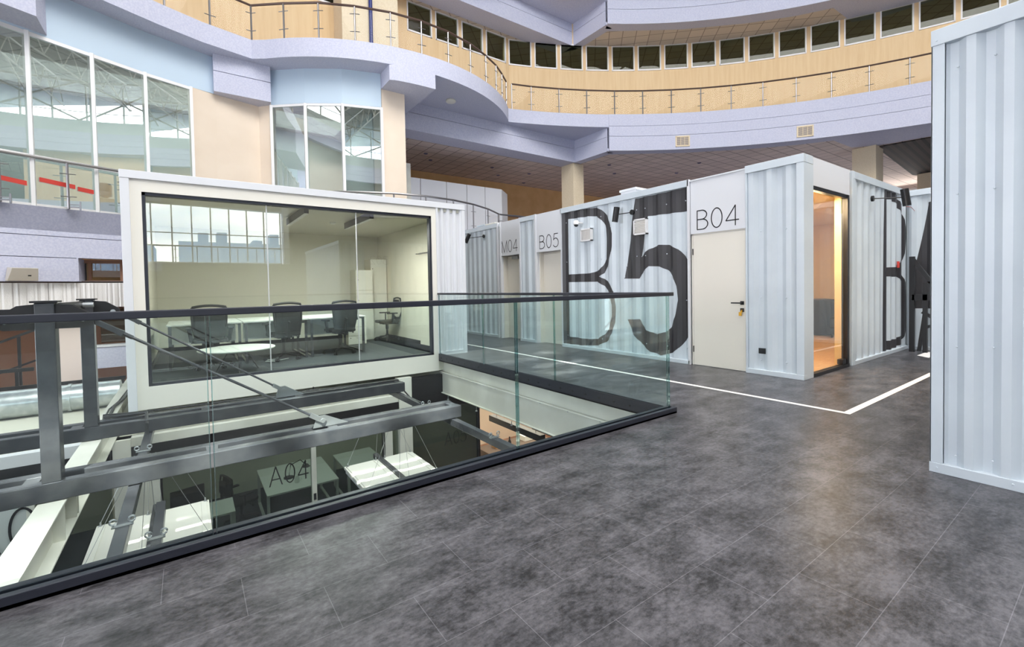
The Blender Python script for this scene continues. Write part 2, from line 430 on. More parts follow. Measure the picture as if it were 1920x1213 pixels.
def slab(name, edge, z0, z1, label, m='lilac'):
    return struct(MB().prism(OUTER, z0, z1, [edge]).build(name, m), label, 'balcony slab')
slab('balcony_slab', EDGE1, 2.72, 3.25, 'lilac first gallery slab of the hall')
slab('balcony_slab', EDGE2, 8.15, 8.70, 'lilac second gallery slab with curved edge over blue wall')
slab('balcony_slab', EDGE2, 13.6, 14.15, 'lilac topmost gallery slab under the roof')

# deep fascias with two shadow grooves
def fascia(pts, bands, th, label, parent=None, back=.05):
    t = thing('balcony_fascia', label, 'fascia', kind='structure')
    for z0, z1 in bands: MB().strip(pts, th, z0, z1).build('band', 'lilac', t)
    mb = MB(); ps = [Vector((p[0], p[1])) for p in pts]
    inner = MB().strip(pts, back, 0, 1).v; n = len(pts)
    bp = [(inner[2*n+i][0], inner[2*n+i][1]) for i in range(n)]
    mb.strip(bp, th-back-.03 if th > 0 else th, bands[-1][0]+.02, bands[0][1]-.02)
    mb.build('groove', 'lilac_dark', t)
    return t
for z, tx in ((8.70, 'second'), (14.15, 'topmost')):
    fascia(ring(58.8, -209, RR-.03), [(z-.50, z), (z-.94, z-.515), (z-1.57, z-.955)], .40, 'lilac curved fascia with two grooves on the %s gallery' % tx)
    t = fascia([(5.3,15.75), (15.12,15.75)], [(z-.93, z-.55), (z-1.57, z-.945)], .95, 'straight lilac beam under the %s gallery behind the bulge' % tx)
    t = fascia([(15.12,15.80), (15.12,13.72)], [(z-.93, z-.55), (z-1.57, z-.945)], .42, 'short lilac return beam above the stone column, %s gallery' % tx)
    g = [(15.1,13.68)]+ring(58.6, -20, RR)[1:]+[(26,-8), (24.95,5.06), (24.6,6.74), (23.97,7.5), (22.1,7.56), (21.4,8.69), (20.16,10.18), (18.2,12.05), (15.56,14.0)]
    struct(MB().prism(g, z-1.565, z-1.45).build('fascia_underside', 'lilac'), 'flat lilac underside between fascia and tiled ceiling', 'soffit')
tiles = [(5.3,16.65), (15.1,16.65), (15.55,16.0), (15.56,14.0), (18.2,12.05), (20.16,10.18), (21.4,8.69), (22.1,7.56), (23.97,7.5), (24.6,6.74), (24.95,5.06), (26,-8), (26,-20), (38,-20), (38,21.3), (5.3,21.3)]
struct(MB().prism(tiles, 7.15, 7.2).build('ceiling', 'ceiling_tile'), 'suspended ceiling of dull square tiles beneath the gallery', 'ceiling')
struct(MB().prism([(24.8,6.85), (33,7.5), (38,6.2), (38,-18), (26,-18), (25.1,5)], 7.10, 7.145).build('ceiling', 'slat_ceiling'), 'dark slatted ceiling field beside the stone column', 'ceiling')
struct(MB().prism([(p[0], p[1]) for p in tiles], 12.60, 12.66).build('ceiling', 'gallery_ceiling'), 'light diagonal tile ceiling over the upper gallery', 'ceiling')
# outer shell
struct(MB().box(-5,38,21.1,21.4,-3.5,14.15).build('wall_back', 'orange_wall'), 'orange back wall below the tiled ceiling', 'wall')
struct(MB().box(5.3,38,21.07,21.1,5.28,5.33).build('trim_1', 'brown_wall'), 'thin dark groove across the orange back wall', 'trim')
struct(MB().box(38,38.3,-24,21.4,-3.5,14.15).build('wall_right', 'white_paint'), 'pale far right wall of the hall', 'wall')
mb = MB(); mb.box(-16.3,-16,-24,-4,-3.5,14.15); mb.box(-16.3,-16,11,21.4,-3.5,14.15); mb.box(-16.3,-16,-4,11,-3.5,.7); mb.box(-16.3,-16,-4,11,5.7,14.15)  # opening left for the added side light
struct(mb.build('wall_left', 'beige_wall'), 'beige far left wall of the hall with an added window opening', 'wall')
t = thing('window_42', 'unseen window added at far left to frame the side fill light', 'window', kind='structure')  # made-up window around the added side light
mb = MB()
for k in range(9): mb.box(-16.2,-16.1,-4+1.875*k-.04,-4+1.875*k+.04,.7,5.7)
mb.build('frame', 'white_frame', t)
mb = MB(); mb.box(-16,38,-21.3,-21,-3.5,3.25); mb.box(-16,38,-21.3,-21,7.05,14.15); mb.box(6.1,38,-21.3,-21,3.25,7.05); mb.box(-16,-13,-21.3,-21,3.25,7.05)
struct(mb.build('wall_front', 'wall_mid'), 'beige wall behind the viewer with a long window', 'wall')
struct(MB().box(5.75,6.1,-21.4,-20.4,3.25,7.4).build('pillar', 'white_paint'), 'white pillar at the end of the long window', 'pillar')
struct(MB().box(-16,38,-24,21.4,-3.7,-3.5).build('floor', 'carpet'), 'dark carpet floor of the lower storey', 'floor')
t = thing('window_1', 'long gallery window wall behind the viewer, showing sky', 'window', kind='structure')
mb = MB()
for k in range(18):
    x = 5.62-1.05*k; mb.box(x-.04, x+.04, -21.1, -21.0, 3.25, 7.05)
for z in (3.29, 4.35, 5.2, 7.02): mb.box(-13, 5.7, -21.1, -21.03, z-.03, z+.03)
mb.build('frame', 'white_frame', t); MB().box(-13, 5.7, -21.07, -21.05, 3.25, 7.05).build('pane', 'clear_glass', t)
# hazy town seen through that window
rnd = random.Random(3)
for i in range(9):
    w = rnd.uniform(9, 20); x = -64+i*21; h = rnd.uniform(7, 12); m = 'city_blue' if i % 3 else 'city_beige'
    mb = MB(); mb.box(x, x+w, -96-3*(i % 3), -84-3*(i % 3), -4, h)
    for k in range(int(w//3)):
        if rnd.random() < .5: mb.box(x+k*3, x+k*3+1.6, -93, -88, h, h+rnd.uniform(.8, 2.4))
    o = mb.build('building', m)
    tag(o, 'pale hazy building beyond the long gallery window', 'building', 'buildings outside the long window')
struct(MB().box(-160,160,-220,-22.5,-4.2,-4).build('ground', 'city_beige'), 'ground outside the long window', 'ground')

# roof: drum wall, clerestory, roof deck with slots added for sun patches
struct(MB().strip(ring(0, 360, 20.6, 90), -.25, 14.15, 15.5).build('wall_drum', 'room_grey'), 'round grey drum wall carrying the clerestory', 'wall')
t = thing('window_2', 'round clerestory glazing below the roof', 'window', kind='structure')
mb = MB()
for k in range(60):
    a = radians(6*k); c = (RC[0]+20.7*cos(a), RC[1]+20.7*sin(a)); mb.box(c[0]-.05, c[0]+.05, c[1]-.05, c[1]+.05, 15.5, 18.4)
for z in (15.5, 16.2, 17.7): mb.strip(ring(0, 360, 20.7, 90), -.05, z, z+.05)
mb.build('frame', 'truss_grey', t)
slots = []  # openings invented so sun patches land on chosen spots
for (tx, ty, tz, w, h) in ((-.87,3.95,-.3,.5,.7), (-.9,5.05,-.3,.4,.5), (2.15,5.5,-1.05,.9,.35), (1.75,5.2,-1.05,.35,.3), (-.4,5.4,-1.05,.9,.3), (.2,4.84,-.2,.7,.7), (1.25,4.84,-.2,.75,.7), (2.35,4.84,-.2,.5,.7), (-.45,4.84,-.2,.3,.6),
                           (4.5,6.2,0,.9,.25), (4.9,5.5,0,1.1,.3), (4.4,4.9,0,.7,.25), (5.5,6.6,0,.5,.3), (-.88,4.8,.2,.35,.3)):
    k = 18.6-tz; cx, cy = tx+SUN_DIR.x/SUN_DIR.z*k, ty+SUN_DIR.y/SUN_DIR.z*k
    slots.append((cx-w/2, cx+w/2, cy-h/2, cy+h/2))
xs = sorted({-18, 29}|{v for s in slots for v in s[:2]}); ys = sorted({-26, 22}|{v for s in slots for v in s[2:]})
mb = MB()
for x0, x1 in zip(xs, xs[1:]):
    run = None
    for y0, y1 in zip(ys, ys[1:]):
        cx, cy = (x0+x1)/2, (y0+y1)/2
        hole = any(a < cx < b and c < cy < d for a, b, c, d in slots)
        if not hole: run = [y0, y1] if run is None else [run[0], y1]
        if (hole or y1 == ys[-1]) and run: mb.box(x0, x1, run[0], run[1], 18.5, 18.7); run = None
        elif hole: run = None
struct(mb.build('roof', 'roof_grey'), 'grey roof deck over the hall with added slots that let sun patches in', 'roof')
t = thing('roof_grid', 'pale space frame of roof trusses under the roof deck', 'truss')
for k in range(30):
    a = radians(12*k+3); mb = MB(); c_, s_ = cos(a), sin(a)
    f = lambda r, z: (RC[0]+r*c_, RC[1]+r*s_, z)
    mb.tube(f(10.2, 16.9), f(19.8, 16.3), .06, 6); mb.tube(f(10.2, 18.2), f(19.8, 18.2), .06, 6)
    for j in range(6): r_ = 10.4+1.55*j; mb.tube(f(r_, 16.9-.06*j), f(r_+.78, 18.2), .035, 6); mb.tube(f(r_+.78, 18.2), f(r_+1.55, 16.85-.06*j), .035, 6)
    mb.build('truss_bay', 'truss_grey', t)
t = thing('roof_truss', 'ring of pale crossed roof truss members in front of the clerestory', 'truss')
for k in range(20):
    a0, a1 = 18*k, 18*k+18; mb = MB(); p = ring(a0, a1, 19.6, 2)
    mb.tube((*p[0], 15.2), (*p[2], 18.2), .07); mb.tube((*p[2], 15.2), (*p[0], 18.2), .07); mb.tube((*p[0], 18.2), (*p[2], 18.2), .10)
    mb.tube((*p[1], 16.2), (p[1][0]*.8+RC[0]*.2, p[1][1]*.8+RC[1]*.2, 18.2), .06)
    mb.build('truss_bay', 'truss_grey', t)

# --- left facade at the first gallery
WLL = [(-7.6,11.75), (-6.6,12.27), (-5.62,12.78), (-4.65,13.3), (-3.67,13.82), (-2.69,14.325), (-1.70,14.84), (-.727,15.34), (.258,15.72)]
t = thing('window_3', 'tall white framed curtain wall of clear panes above the office container', 'window', kind='structure')
mb = MB()
for i, p in enumerate(WLL): mb.box(p[0]-.035, p[0]+.035, p[1]-.05, p[1]+.05, 3.25, 7.08)
for z in (3.27, 4.35, 7.04): mb.strip(WLL, .08, z-.04, z+.04)
mb.build('frame', 'white_frame', t)
for p, q in zip(WLL, WLL[1:]): MB().strip([(p[0], p[1]+.03), (q[0], q[1]+.03)], .012, 3.25, 7.05).build('pane', 'curtain_glass', t)
BLUE = WLL+[(.83,15.91)]
struct(MB().strip(BLUE, .25, 7.08, 8.16).build('wall_blue_band', 'blue_wall'), 'pale blue wall band above the curtain wall', 'wall')
struct(MB().strip([(.258,15.72), (.83,15.93), (2.0,16.25), (2.29,15.93)], .2, 3.25, 7.6).build('wall_beige', 'beige_wall'), 'plain beige wall between curtain wall and bay window', 'wall')
t = thing('balcony_fascia', 'short lilac beam block between blue wall and bay window', 'fascia', kind='structure')
MB().prism([(.80,15.66), (2.27,15.66), (2.27,16.4), (.80,16.4)], 7.68, 8.15).build('band', 'lilac', t)
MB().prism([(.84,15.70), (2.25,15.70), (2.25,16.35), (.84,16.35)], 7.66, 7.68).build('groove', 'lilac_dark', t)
MB().prism([(.80,15.66), (2.27,15.66), (2.27,16.4), (.80,16.4)], 7.08, 7.66).build('band', 'lilac', t)
BAY = [(2.298,15.915), (3.14,15.19), (4.105,14.59), (5.22,14.24)]
t = thing('window_4', 'faceted bay window of three tall panes beside the beige pier', 'window', kind='structure')
mb = MB()
for p in BAY: mb.box(p[0]-.04, p[0]+.04, p[1]-.03, p[1]+.06, 3.25, 7.08)
for z in (3.27, 7.05): mb.strip(BAY, .08, z-.04, z+.04)
mb.build('frame', 'white_frame', t)
for p, q in zip(BAY, BAY[1:]): MB().strip([(p[0], p[1]+.03), (q[0], q[1]+.03)], .012, 3.25, 7.05).build('pane', 'curtain_glass', t)
struct(MB().strip(BAY, .25, 7.08, 8.16).build('wall_bay_band', 'blue_wall'), 'pale blue faceted wall above the bay window', 'wall')
struct(MB().box(5.24,6.02,14.26,15.1,3.25,7.68).build('wall_pier', 'beige_wall'), 'beige pier beside the bay window', 'wall')
blk = [(5.23,13.50)]+[p for p in ring(-105, -86, 6.17, 8, (6.46,19.5)) if 5.24 < p[0] < 6.7]+[(6.69,13.32), (6.69,15.75), (5.23,15.75)]
t = thing('balcony_fascia', 'lilac bracket block under the curved gallery above the beige pier', 'fascia', kind='structure')
MB().prism(blk, 7.68, 8.16).build('band', 'lilac', t)
t = thing('balcony_fascia', 'lilac bracket block at the top left above the curtain wall', 'fascia', kind='structure')
MB().prism([(-2.4,13.60), (-5.2,12.15), (-5.2,13.4), (-2.4,14.5)], 7.13, 8.17).build('band', 'lilac', t)
# rooms behind the left facade
mb = MB(); mb.box(-7.6,5.2,18.6,18.7,3.25,8.15); mb.box(1.2,1.3,16.4,18.6,3.25,8.15); mb.box(5.2,5.3,15.1,18.6,3.25,8.15); mb.box(-7.7,-7.6,12,18.6,3.25,8.15)
struct(mb.build('wall_rooms', 'room_grey'), 'grey walls of the rooms behind the curtain wall', 'wall')
struct(MB().prism([(-7.6,12.2), (.2,15.95), (1.2,16.25), (2.4,16.35), (3.3,15.4), (4.3,14.9), (5.2,14.7), (5.2,18.6), (-7.6,18.6)], 7.2, 7.25).build('ceiling', 'gallery_ceiling'), 'light tiled ceiling in the rooms behind the curtain wall', 'ceiling')
area('room_fill', (-2.5, 16.9, 7.1), 8, 2, 220, (.95, 1, .97)); area('bay_fill', (3.4, 17.1, 7.1), 2.6, 1.6, 70, (.95, 1, .97))  # lamps added at ceiling height to brighten the rooms behind the glass

# --- upper gallery: tan wall with a band of square windows
TS = -28
def tan_r(a, R=21.2): return (5.1+R*cos(radians(a)), -2.95+R*sin(radians(a)))
wins = []                       # (point a, point b) along the wall at window height
for k in range(-4, 4):
    x0 = 7.35+1.225*k
    if k in (-2, -1): continue
    wins.append(((x0,16.95), (x0+1.03,16.95)))
a = 70.2
while a > 5: wins.append((tan_r(a), tan_r(a-2.85))); a -= 3.36
line = [(-6,16.95)]
for p, q in wins: line += [p, q]
line += [tan_r(0), tan_r(-30)]
line = [(-6,16.95)]+sorted([p for p in line[1:] if p[1] > 16.93 and p[0] < 12.3])+[p for p in line[1:] if not (p[1] > 16.93 and p[0] < 12.3)]
struct(MB().strip(line, .16, 8.70, 11.46).build('wall_gallery', 'tan_wall'), 'tan panelled gallery wall below the window band', 'wall')
struct(MB().strip(line, .16, 12.62, 13.6).build('wall_gallery', 'tan_wall'), 'tan gallery wall strip above the window band', 'wall')
mb = MB(); prev = (-6,16.95)
for p, q in wins:
    mb.strip([prev, p], .16, 11.46, 12.62); prev = q
mb.strip([prev, tan_r(-30)], .16, 11.46, 12.62)
struct(mb.build('wall_gallery', 'tan_wall'), 'tan piers between the square gallery windows', 'wall')
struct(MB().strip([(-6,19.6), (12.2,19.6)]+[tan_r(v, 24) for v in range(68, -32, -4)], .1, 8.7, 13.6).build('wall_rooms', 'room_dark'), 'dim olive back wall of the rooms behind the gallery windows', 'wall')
proto = None
for i, (p, q) in enumerate(wins):
    p, q = Vector(p), Vector(q); c = (p+q)/2; w = (q-p).length; rz = atan2(q.y-p.y, q.x-p.x)
    t = thing('window_%d' % (i+5), 'square white framed gallery window in the tan wall', 'window', (c.x, c.y, 12.04), rz, kind='structure')
    mb = MB(); h = .58
    for s in (-1, 1): mb.box(s*w/2-.03 if s > 0 else -w/2-.02, s*w/2+.02 if s > 0 else -w/2+.03, -.03, .1, -h-.02, h+.02)
    mb.box(-w/2, w/2, -.03, .1, h-.04, h+.02); mb.box(-w/2, w/2, -.03, .1, -h-.02, -h+.04)
    mb.build('frame', 'white_frame', t); MB().box(-w/2, w/2, .03, .045, -h, h).build('pane', 'gallery_glass', t)
for _k, _p in enumerate([(0,18.4), (6,18.4), (11,18.4)]+[tan_r(a_, 22.8) for a_ in (62, 50, 38, 26, 14)]):
    area('gallery_room_lamp', (_p[0], _p[1], 12.55), 2.0, 2.0, 22, (1, .98, .85))
struct(MB().box(4.55,6.55,15.95,16.95,8.7,13.6).build('pillar', 'tan_stone'), 'pale stone pillar on the upper gallery', 'pillar')
tag(MB().tube((5.52,15.88,8.7), (5.52,15.88,13.6), .065, 14).build('drain_pipe', 'blue_pipe', smooth=True), 'dark blue vertical pipe against the pale stone pillar', 'pipe')
# columns below the gallery
struct(MB().box(15.12,15.8,15.85,16.7,-3.5,7.14).build('column', 'tan_stone', bevel=.01), 'pale stone column behind the container row', 'column')
struct(MB().box(24.36,25.3,6.75,7.62,-3.5,7.14).build('column', 'tan_stone', bevel=.01), 'pale stone column above the right container row', 'column')
struct(MB().box(33.0,34.5,3,7.3,-3.5,7.1).build('column', 'tan_stone', bevel=.01), 'broad stone pier at far right under the slatted ceiling', 'column')

# --- railings
def railing(pts, z, label, group=None, posts=None, h=1.04, rail='steel', face=1, broken=()):
    """steel posts with clamps, clear glass between them, tube handrail"""
    t = thing('balcony_railing', label, 'railing')
    P = [Vector((p[0], p[1], z)) for p in pts]
    MB().path([p+Vector((0,0,h)) for p in P], .034, 8).build('handrail', rail, t, smooth=True)
    for i, p in enumerate(P):
        a = P[max(i-1, 0)]; b = P[min(i+1, len(P)-1)]; d = (b-a).normalized(); n = Vector((d.y, -d.x, 0))*face
        po = MB().tube(p, p+Vector((0,0,h)), .027, 8).build('post', 'steel', t, smooth=True)
        mb = MB()
        for hz in (.28, .80):
            if i < len(P)-1: e = (P[i+1]-p).normalized(); mb.tube(p+Vector((0,0,hz))+n*.02, p+e*.14+Vector((0,0,hz+.01))+n*.02, .011, 6)
            if i > 0: e = (P[i-1]-p).normalized(); mb.tube(p+Vector((0,0,hz))+n*.02, p+e*.14+Vector((0,0,hz-.01))+n*.02, .011, 6)
        mb.build('clamp', 'steel', po)
    for a, b in zip(P, P[1:]):
        d = (b-a).normalized(); a2, b2 = a+d*.06, b-d*.06
        MB().strip([(a2.x, a2.y), (b2.x, b2.y)], .01, z+.05, z+h-.10).build('glass_panel', 'balcony_glass', t)
    return t
def resample(path, step, start=0):
    out = []; acc = -start
    for p, q in zip(path, path[1:]):
        L_ = hypot(q[0]-p[0], q[1]-p[1])
        while acc <= L_:
            if acc >= 0: out.append((p[0]+(q[0]-p[0])*acc/L_, p[1]+(q[1]-p[1])*acc/L_))
            acc += step
        acc -= L_
    return out
inset = lambda pts, c, R: [(c[0]+(x-c[0])*R, c[1]+(y-c[1])*R) for x, y in pts]
railing([(-2.35,13.72), (-1.3,14.35), (-.26,14.84), (.74,15.22), (1.78,15.47), (2.55,14.83), (3.38,14.23), (4.31,13.8), (5.30,13.5), (6.27,13.39), (7.25,13.45), (8.24,13.69), (9.11,14.06), (9.82,14.45), (10.40,14.90), (10.93,15.36)],
        8.70, 'railing of steel posts and clear panes on the curved bulging gallery', rail='handrail_dark')
railing([(11.25,15.42)]+[p for p in ring(69, -12, RR+.06, int(81/3.68))], 8.70, 'long concave railing of steel posts along the tan gallery wall', rail='handrail_dark')
railing([(-5.2,12.99), (-4.15,13.5), (-3.13,14.0), (-2.16,14.46), (-1.2,14.88), (-.1,15.32), (.8,15.7), (1.7,16.05), (2.45,15.75), (3.3,14.95), (4.40,14.32), (5.45,13.95), (6.5,13.83), (7.6,13.96), (8.6,14.3), (9.6,14.86), (10.6,15.62)],
        3.25, 'railing in front of the curtain wall and behind the office container', h=1.07)
railing([(10.7,15.72), (12.0,15.72), (13.3,15.72), (14.7,15.72)], 3.25, 'straight far railing behind the container row', h=1.07)
railing([(6.2-1.12*k, -20) for k in range(17)], 3.25, 'railing in front of the long gallery window behind the viewer', face=-1)
# extra brackets lying at the foot of the left railing
for k, (x, y) in enumerate(((-3.13,13.92), (-2.12,14.38))):
    mb = MB(); mb.box(x, x+.16, y-.03, y, 3.27, 3.30); mb.box(x, x+.16, y-.03, y, 3.33, 3.35); mb.box(x+.16, x+.19, y-.05, y, 3.22, 3.42)
    tag(mb.build('rail_bracket', 'steel'), 'small steel bracket at the foot of the railing, %s' % ('left one' if k == 0 else 'one nearer the container'), 'bracket')

# fascia of the first gallery at far left
fascia(LEFT1[:5], [(2.61, 3.25), (2.13, 2.595)], .3, 'lilac fascia of the first gallery at far left')
struct(MB().strip([(-5.6,12.75), (-3.15,14.03), (-2.05,14.56)], .3, 1.58, 2.115).build('balcony_fascia', 'lilac'), 'lowest lilac fascia band above the foil duct', 'fascia')
struct(MB().box(-2.08,-2.05,14.56,15.6,1.58,2.13).build('balcony_fascia', 'lilac'), 'lilac return beside the dark recessed window', 'fascia')
t = thing('window_40', 'dark brown framed window in the recess beside the container', 'window', kind='structure')
mb = MB(); mb.box(-2.05,.2,15.3,15.36,2.05,2.13); mb.box(-2.05,.2,15.3,15.36,1.58,1.62)
for x in (-1.95, -1.35, -.7): mb.box(x-.03, x+.03, 15.29, 15.36, 1.58, 2.1)
mb.build('frame', 'brown_wall', t); MB().box(-2.05,.2,15.38,15.4,1.58,2.13).build('pane', 'dark_glass', t)
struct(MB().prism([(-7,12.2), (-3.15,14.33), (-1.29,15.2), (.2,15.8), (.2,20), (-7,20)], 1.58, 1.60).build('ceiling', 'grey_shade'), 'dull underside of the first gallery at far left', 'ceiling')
# foil duct below it
t = thing('foil_duct', 'crinkled silver foil clad duct under the lilac fascia', 'duct')
seg = [(-7.4,11.85), (-3.4,13.96), (-2.5,14.38), (-1.3,14.85), (1.0,15.5)]
for p, q in zip(seg, seg[1:]):
    n_ = max(3, int(hypot(q[0]-p[0], q[1]-p[1])/.03)); pts = []
    d = Vector((q[0]-p[0], q[1]-p[1])).normalized(); nn = Vector((-d.y, d.x))
    for i in range(n_+1):
        f = i/n_; r_ = rnd.uniform(-.008, .008)
        pts.append((p[0]+(q[0]-p[0])*f+nn.x*(r_+.16), p[1]+(q[1]-p[1])*f+nn.y*(r_+.16)))
    MB().strip(pts, .5, .95, 1.55).build('foil_wrap', 'foil', t)
# speaker on the ledge
t = thing('wall_speaker', 'beige wedge loudspeaker on the lilac fascia ledge at far left', 'speaker', (-2.86,14.02,1.585), radians(26))
mb = MB(); mb.add([(-.24,-.02,0),(.24,-.02,0),(.20,-.20,.27),(-.20,-.20,.27),(-.24,.1,0),(.24,.1,0),(.20,.1,.29),(-.20,.1,.29)], [(0,1,2,3),(4,7,6,5),(0,4,5,1),(1,5,6,2),(2,6,7,3),(3,7,4,0)])
mb.build('cabinet', 'speaker_beige', t, bevel=.012); MB().add([(.06,-.095,.10),(.11,-.095,.10),(.11,-.107,.125),(.06,-.107,.125)], [(0,1,2,3)]).build('badge', 'vinyl_text', t)
# things behind the curtain wall
t = thing('water_dispenser', 'white water dispenser with blue bottle behind the curtain wall', 'water cooler', (-1.60,15.2,3.25), radians(20))
MB().box(-.15,.15,-.14,.16,0,.42).build('body', 'laminate', t, bevel=.015)
MB().lathe([(.05,.42),(.06,.45),(.135,.48),(.14,.56),(.13,.585),(.14,.61),(.14,.74),(.12,.79),(.02,.80)]).build('bottle', 'bottle_blue', t, smooth=True); 
def tape(i, pts, lab):
    mb = MB(); mb.add([(x, y, z) for x, y, z in pts], [(0,1,2,3)]); o = mb.build('warning_tape', 'red_tape')
    sm = o.modifiers.new('thickness', 'SOLIDIFY'); sm.thickness = .002
    tag(o, lab, 'tape')
def onwall(f, x): # y on curtain wall at x
    for p, q in zip(WLL, WLL[1:]):
        if p[0] <= x <= q[0]: return p[1]+(q[1]-p[1])*(x-p[0])/(q[0]-p[0])+.0
for lab, xa, za, xb, zb in (('red tape strip across the leftmost low pane', -3.45,3.82,-2.78,3.73), ('red tape strip across the low pane left of the rail post', -2.60,3.86,-2.06,3.80), ('red tape strip across the low pane right of the rail post', -2.02,3.77,-1.76,3.74)):
    ya, yb = onwall(0, xa), onwall(0, xb)
    tape(0, [(xa,ya,za-.05), (xb,yb,zb-.05), (xb,yb,zb+.05), (xa,ya,za+.05)], lab)
# white sanitary cabins on the first gallery
t = thing('partition_cabin', 'tall white panel partition behind the far railing', 'partition')
xs_ = [7.4, 7.95, 9.15, 10.15, 11.1, 12.02]
for a_, b_ in zip(xs_, xs_[1:]): MB().box(a_+.012, b_-.012, 17.4, 17.44, 3.25, 5.82).build('panel', 'white_paint', t)
MB().strip([(12.03,17.42), (12.9,18.2)], .04, 3.25, 5.82).build('panel', 'white_paint', t)
MB().box(7.18,7.36,17.0,17.5,3.25,6.25).build('end_post', 'cream_beam', t)
# far ceiling items
def downlight(x, y, z, lab, r=.09, m='downlight', ring_=True):
    t = thing('ceiling_downlight', lab, 'ceiling light', (x, y, z), group='dark round ceiling fittings in the dull tile ceiling')
    MB().lathe([(r,0),(r*1.0,-.02),(r*.8,-.03),(r*.75,-.005)]).build('trim_ring', m, t, smooth=True)
    MB().lathe([(r*.72,-.004),(0.001,-.006)]).build('recess', 'black_plastic', t)
for (x, y) in ((8.6,18.2), (9.2,19.0), (12.3,18.6), (13.4,19.7), (14.6,18.6), (15.6,20.4), (17.9,19.2), (16.9,15.2), (18.4,16.2), (21.2,14.4), (20.4,12.6), (23.2,11.6)):
    downlight(x, y, 7.145, 'round ceiling fitting set in the dull tile ceiling', m='lilac_dark')
t = thing('smoke_detector', 'round cream ceiling lamp on the lilac soffit of the bulge', 'ceiling light', (8.05,14.83,8.15))
MB().lathe([(.17,0),(.19,-.04),(.17,-.07),(.05,-.09),(.001,-.09)], n=28).build('housing', 'downlight', t, smooth=True)
def grille(c, a, w, h, lab):
    t = thing('air_grille', lab, 'vent', (c[0], c[1], c[2]), a)
    mb = MB(); mb.box(-w/2-.04, w/2+.04, -.03, .0, h/2, h/2+.05); mb.box(-w/2-.04, w/2+.04, -.03, .0, -h/2-.05, -h/2); mb.box(-w/2-.05, -w/2, -.03, 0, -h/2-.05, h/2+.05); mb.box(w/2, w/2+.05, -.03, 0, -h/2-.05, h/2+.05)
    mb.build('frame', 'tan_stone', t)
    mb = MB()
    for k in range(12): z = -h/2+(k+.5)*h/12; mb.box(-w/2, w/2, -.02, -.008, z-.005, z+.006)
    for x in (-w/6, w/6): mb.box(x-.008, x+.008, -.025, -.01, -h/2, h/2)
    mb.build('louvre', 'tan_stone', t); MB().box(-w/2, w/2, -.006, 0, -h/2, h/2).build('backing', 'lilac_dark', t)
for ang, lab in ((49.3, 'cream air grille in the curved fascia, left of two'), (35.0, 'cream air grille in the curved fascia, right of two')):
    c = (RC[0]+(RR-.035)*cos(radians(ang)), RC[1]+(RR-.035)*sin(radians(ang)), 7.47)
    grille(c, radians(ang-90), .5, .36, lab)
# ground storey at far left
area('landing_fill', (-3.4, 14.6, .55), 3, 1.5, 20, (1, .93, .85))  # added fill light for the dark landing
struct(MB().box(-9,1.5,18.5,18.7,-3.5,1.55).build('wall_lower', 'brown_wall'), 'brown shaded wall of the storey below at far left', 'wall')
struct(MB().box(-2.6,-2.2,15.5,15.95,-3.5,1.55).build('column', 'plaster_pink', bevel=.01), 'pinkish plaster column below the foil duct', 'column')
t = thing('lower_parapet', 'lilac parapet with white coping below the dark window', 'parapet', kind='structure')
MB().box(-1.95,1.5,15.5,15.8,-.62,-.08).build('parapet_wall', 'lilac', t); MB().box(-1.97,1.5,15.47,15.83,-.08,-.03).build('coping', 'white_paint', t)
struct(MB().box(-1.9,1.5,16.2,16.25,-.03,.75).build('window_41', 'dark_glass'), 'dark glazed band above the lower lilac parapet', 'window')
struct(MB().box(-9,1.5,15.85,18.6,.62,.80).build('ceiling', 'beige_wall'), 'beige bulkhead below the foil duct', 'ceiling')
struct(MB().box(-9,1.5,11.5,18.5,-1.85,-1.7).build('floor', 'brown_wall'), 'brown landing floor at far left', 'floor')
t = thing('landing_railing', 'black steel railing on the lower landing at far left', 'railing')
mb = MB(); mb.bar((-6,13,-.21), (-2.55,13,-.21), .05, .07); mb.bar((-6,13,-.56), (-1.15,13,-.56), .05, .07); mb.build('rail', 'black_metal', t)
for x in (-4.6, -2.79, -1.2): MB().box(x-.025, x+.025, 12.98, 13.03, -1.7, -.2 if x < -2 else -.55).build('post', 'black_metal', t)
t = thing('stair_balustrade', 'black sloping stair handrail at far left below the duct', 'handrail')
mb = MB(); mb.bar((-4.6,14.2,-.3), (-2.5,14.2,.62), .05, .05); mb.bar((-4.6,14.2,-.9), (-2.6,14.2,-.1), .04, .04); mb.build('rail', 'black_metal', t)
MB().box(-3.02,-2.97,14.18,14.22,-1.7,.38).build('post', 'black_metal', t)
t = thing('storage_shelf', 'perforated metal shelving on the lower landing', 'shelf', (-3.2,14.0,-1.7))
for z in (.62, .82): 
    MB().box(-.9,.75,-.02,0,z,z+.10).build('shelf_rail', 'cream_panel', t)
    mb = MB(); 
    for k in range(22): mb.box(-.86+.073*k, -.83+.073*k, -.03, -.019, z+.03, z+.07)
    mb.build('slot', 'black_plastic', t)
for x in (-.88, .72): MB().box(x, x+.04, 0, .04, 0, 1.1).build('upright', 'cream_panel', t)
for i, (x, y, a, w) in enumerate(((-3.4,13.4,.2,.5), (-2.85,13.3,-.2,.45), (-3.0,13.9,.5,.4))):
    o = MB().box(-w/2, w/2, -.12, .12, 0, .03).build('timber_board', 'wood_floor'); o.location = (x, y, -1.7); o.rotation_euler = (0, 0, a)
    tag(o, ('longest loose tan timber board lying on the brown landing', 'loose tan board nearest the pink column on the brown landing', 'short loose tan board turned askew on the brown landing')[i], 'board', 'loose boards on the lower landing')

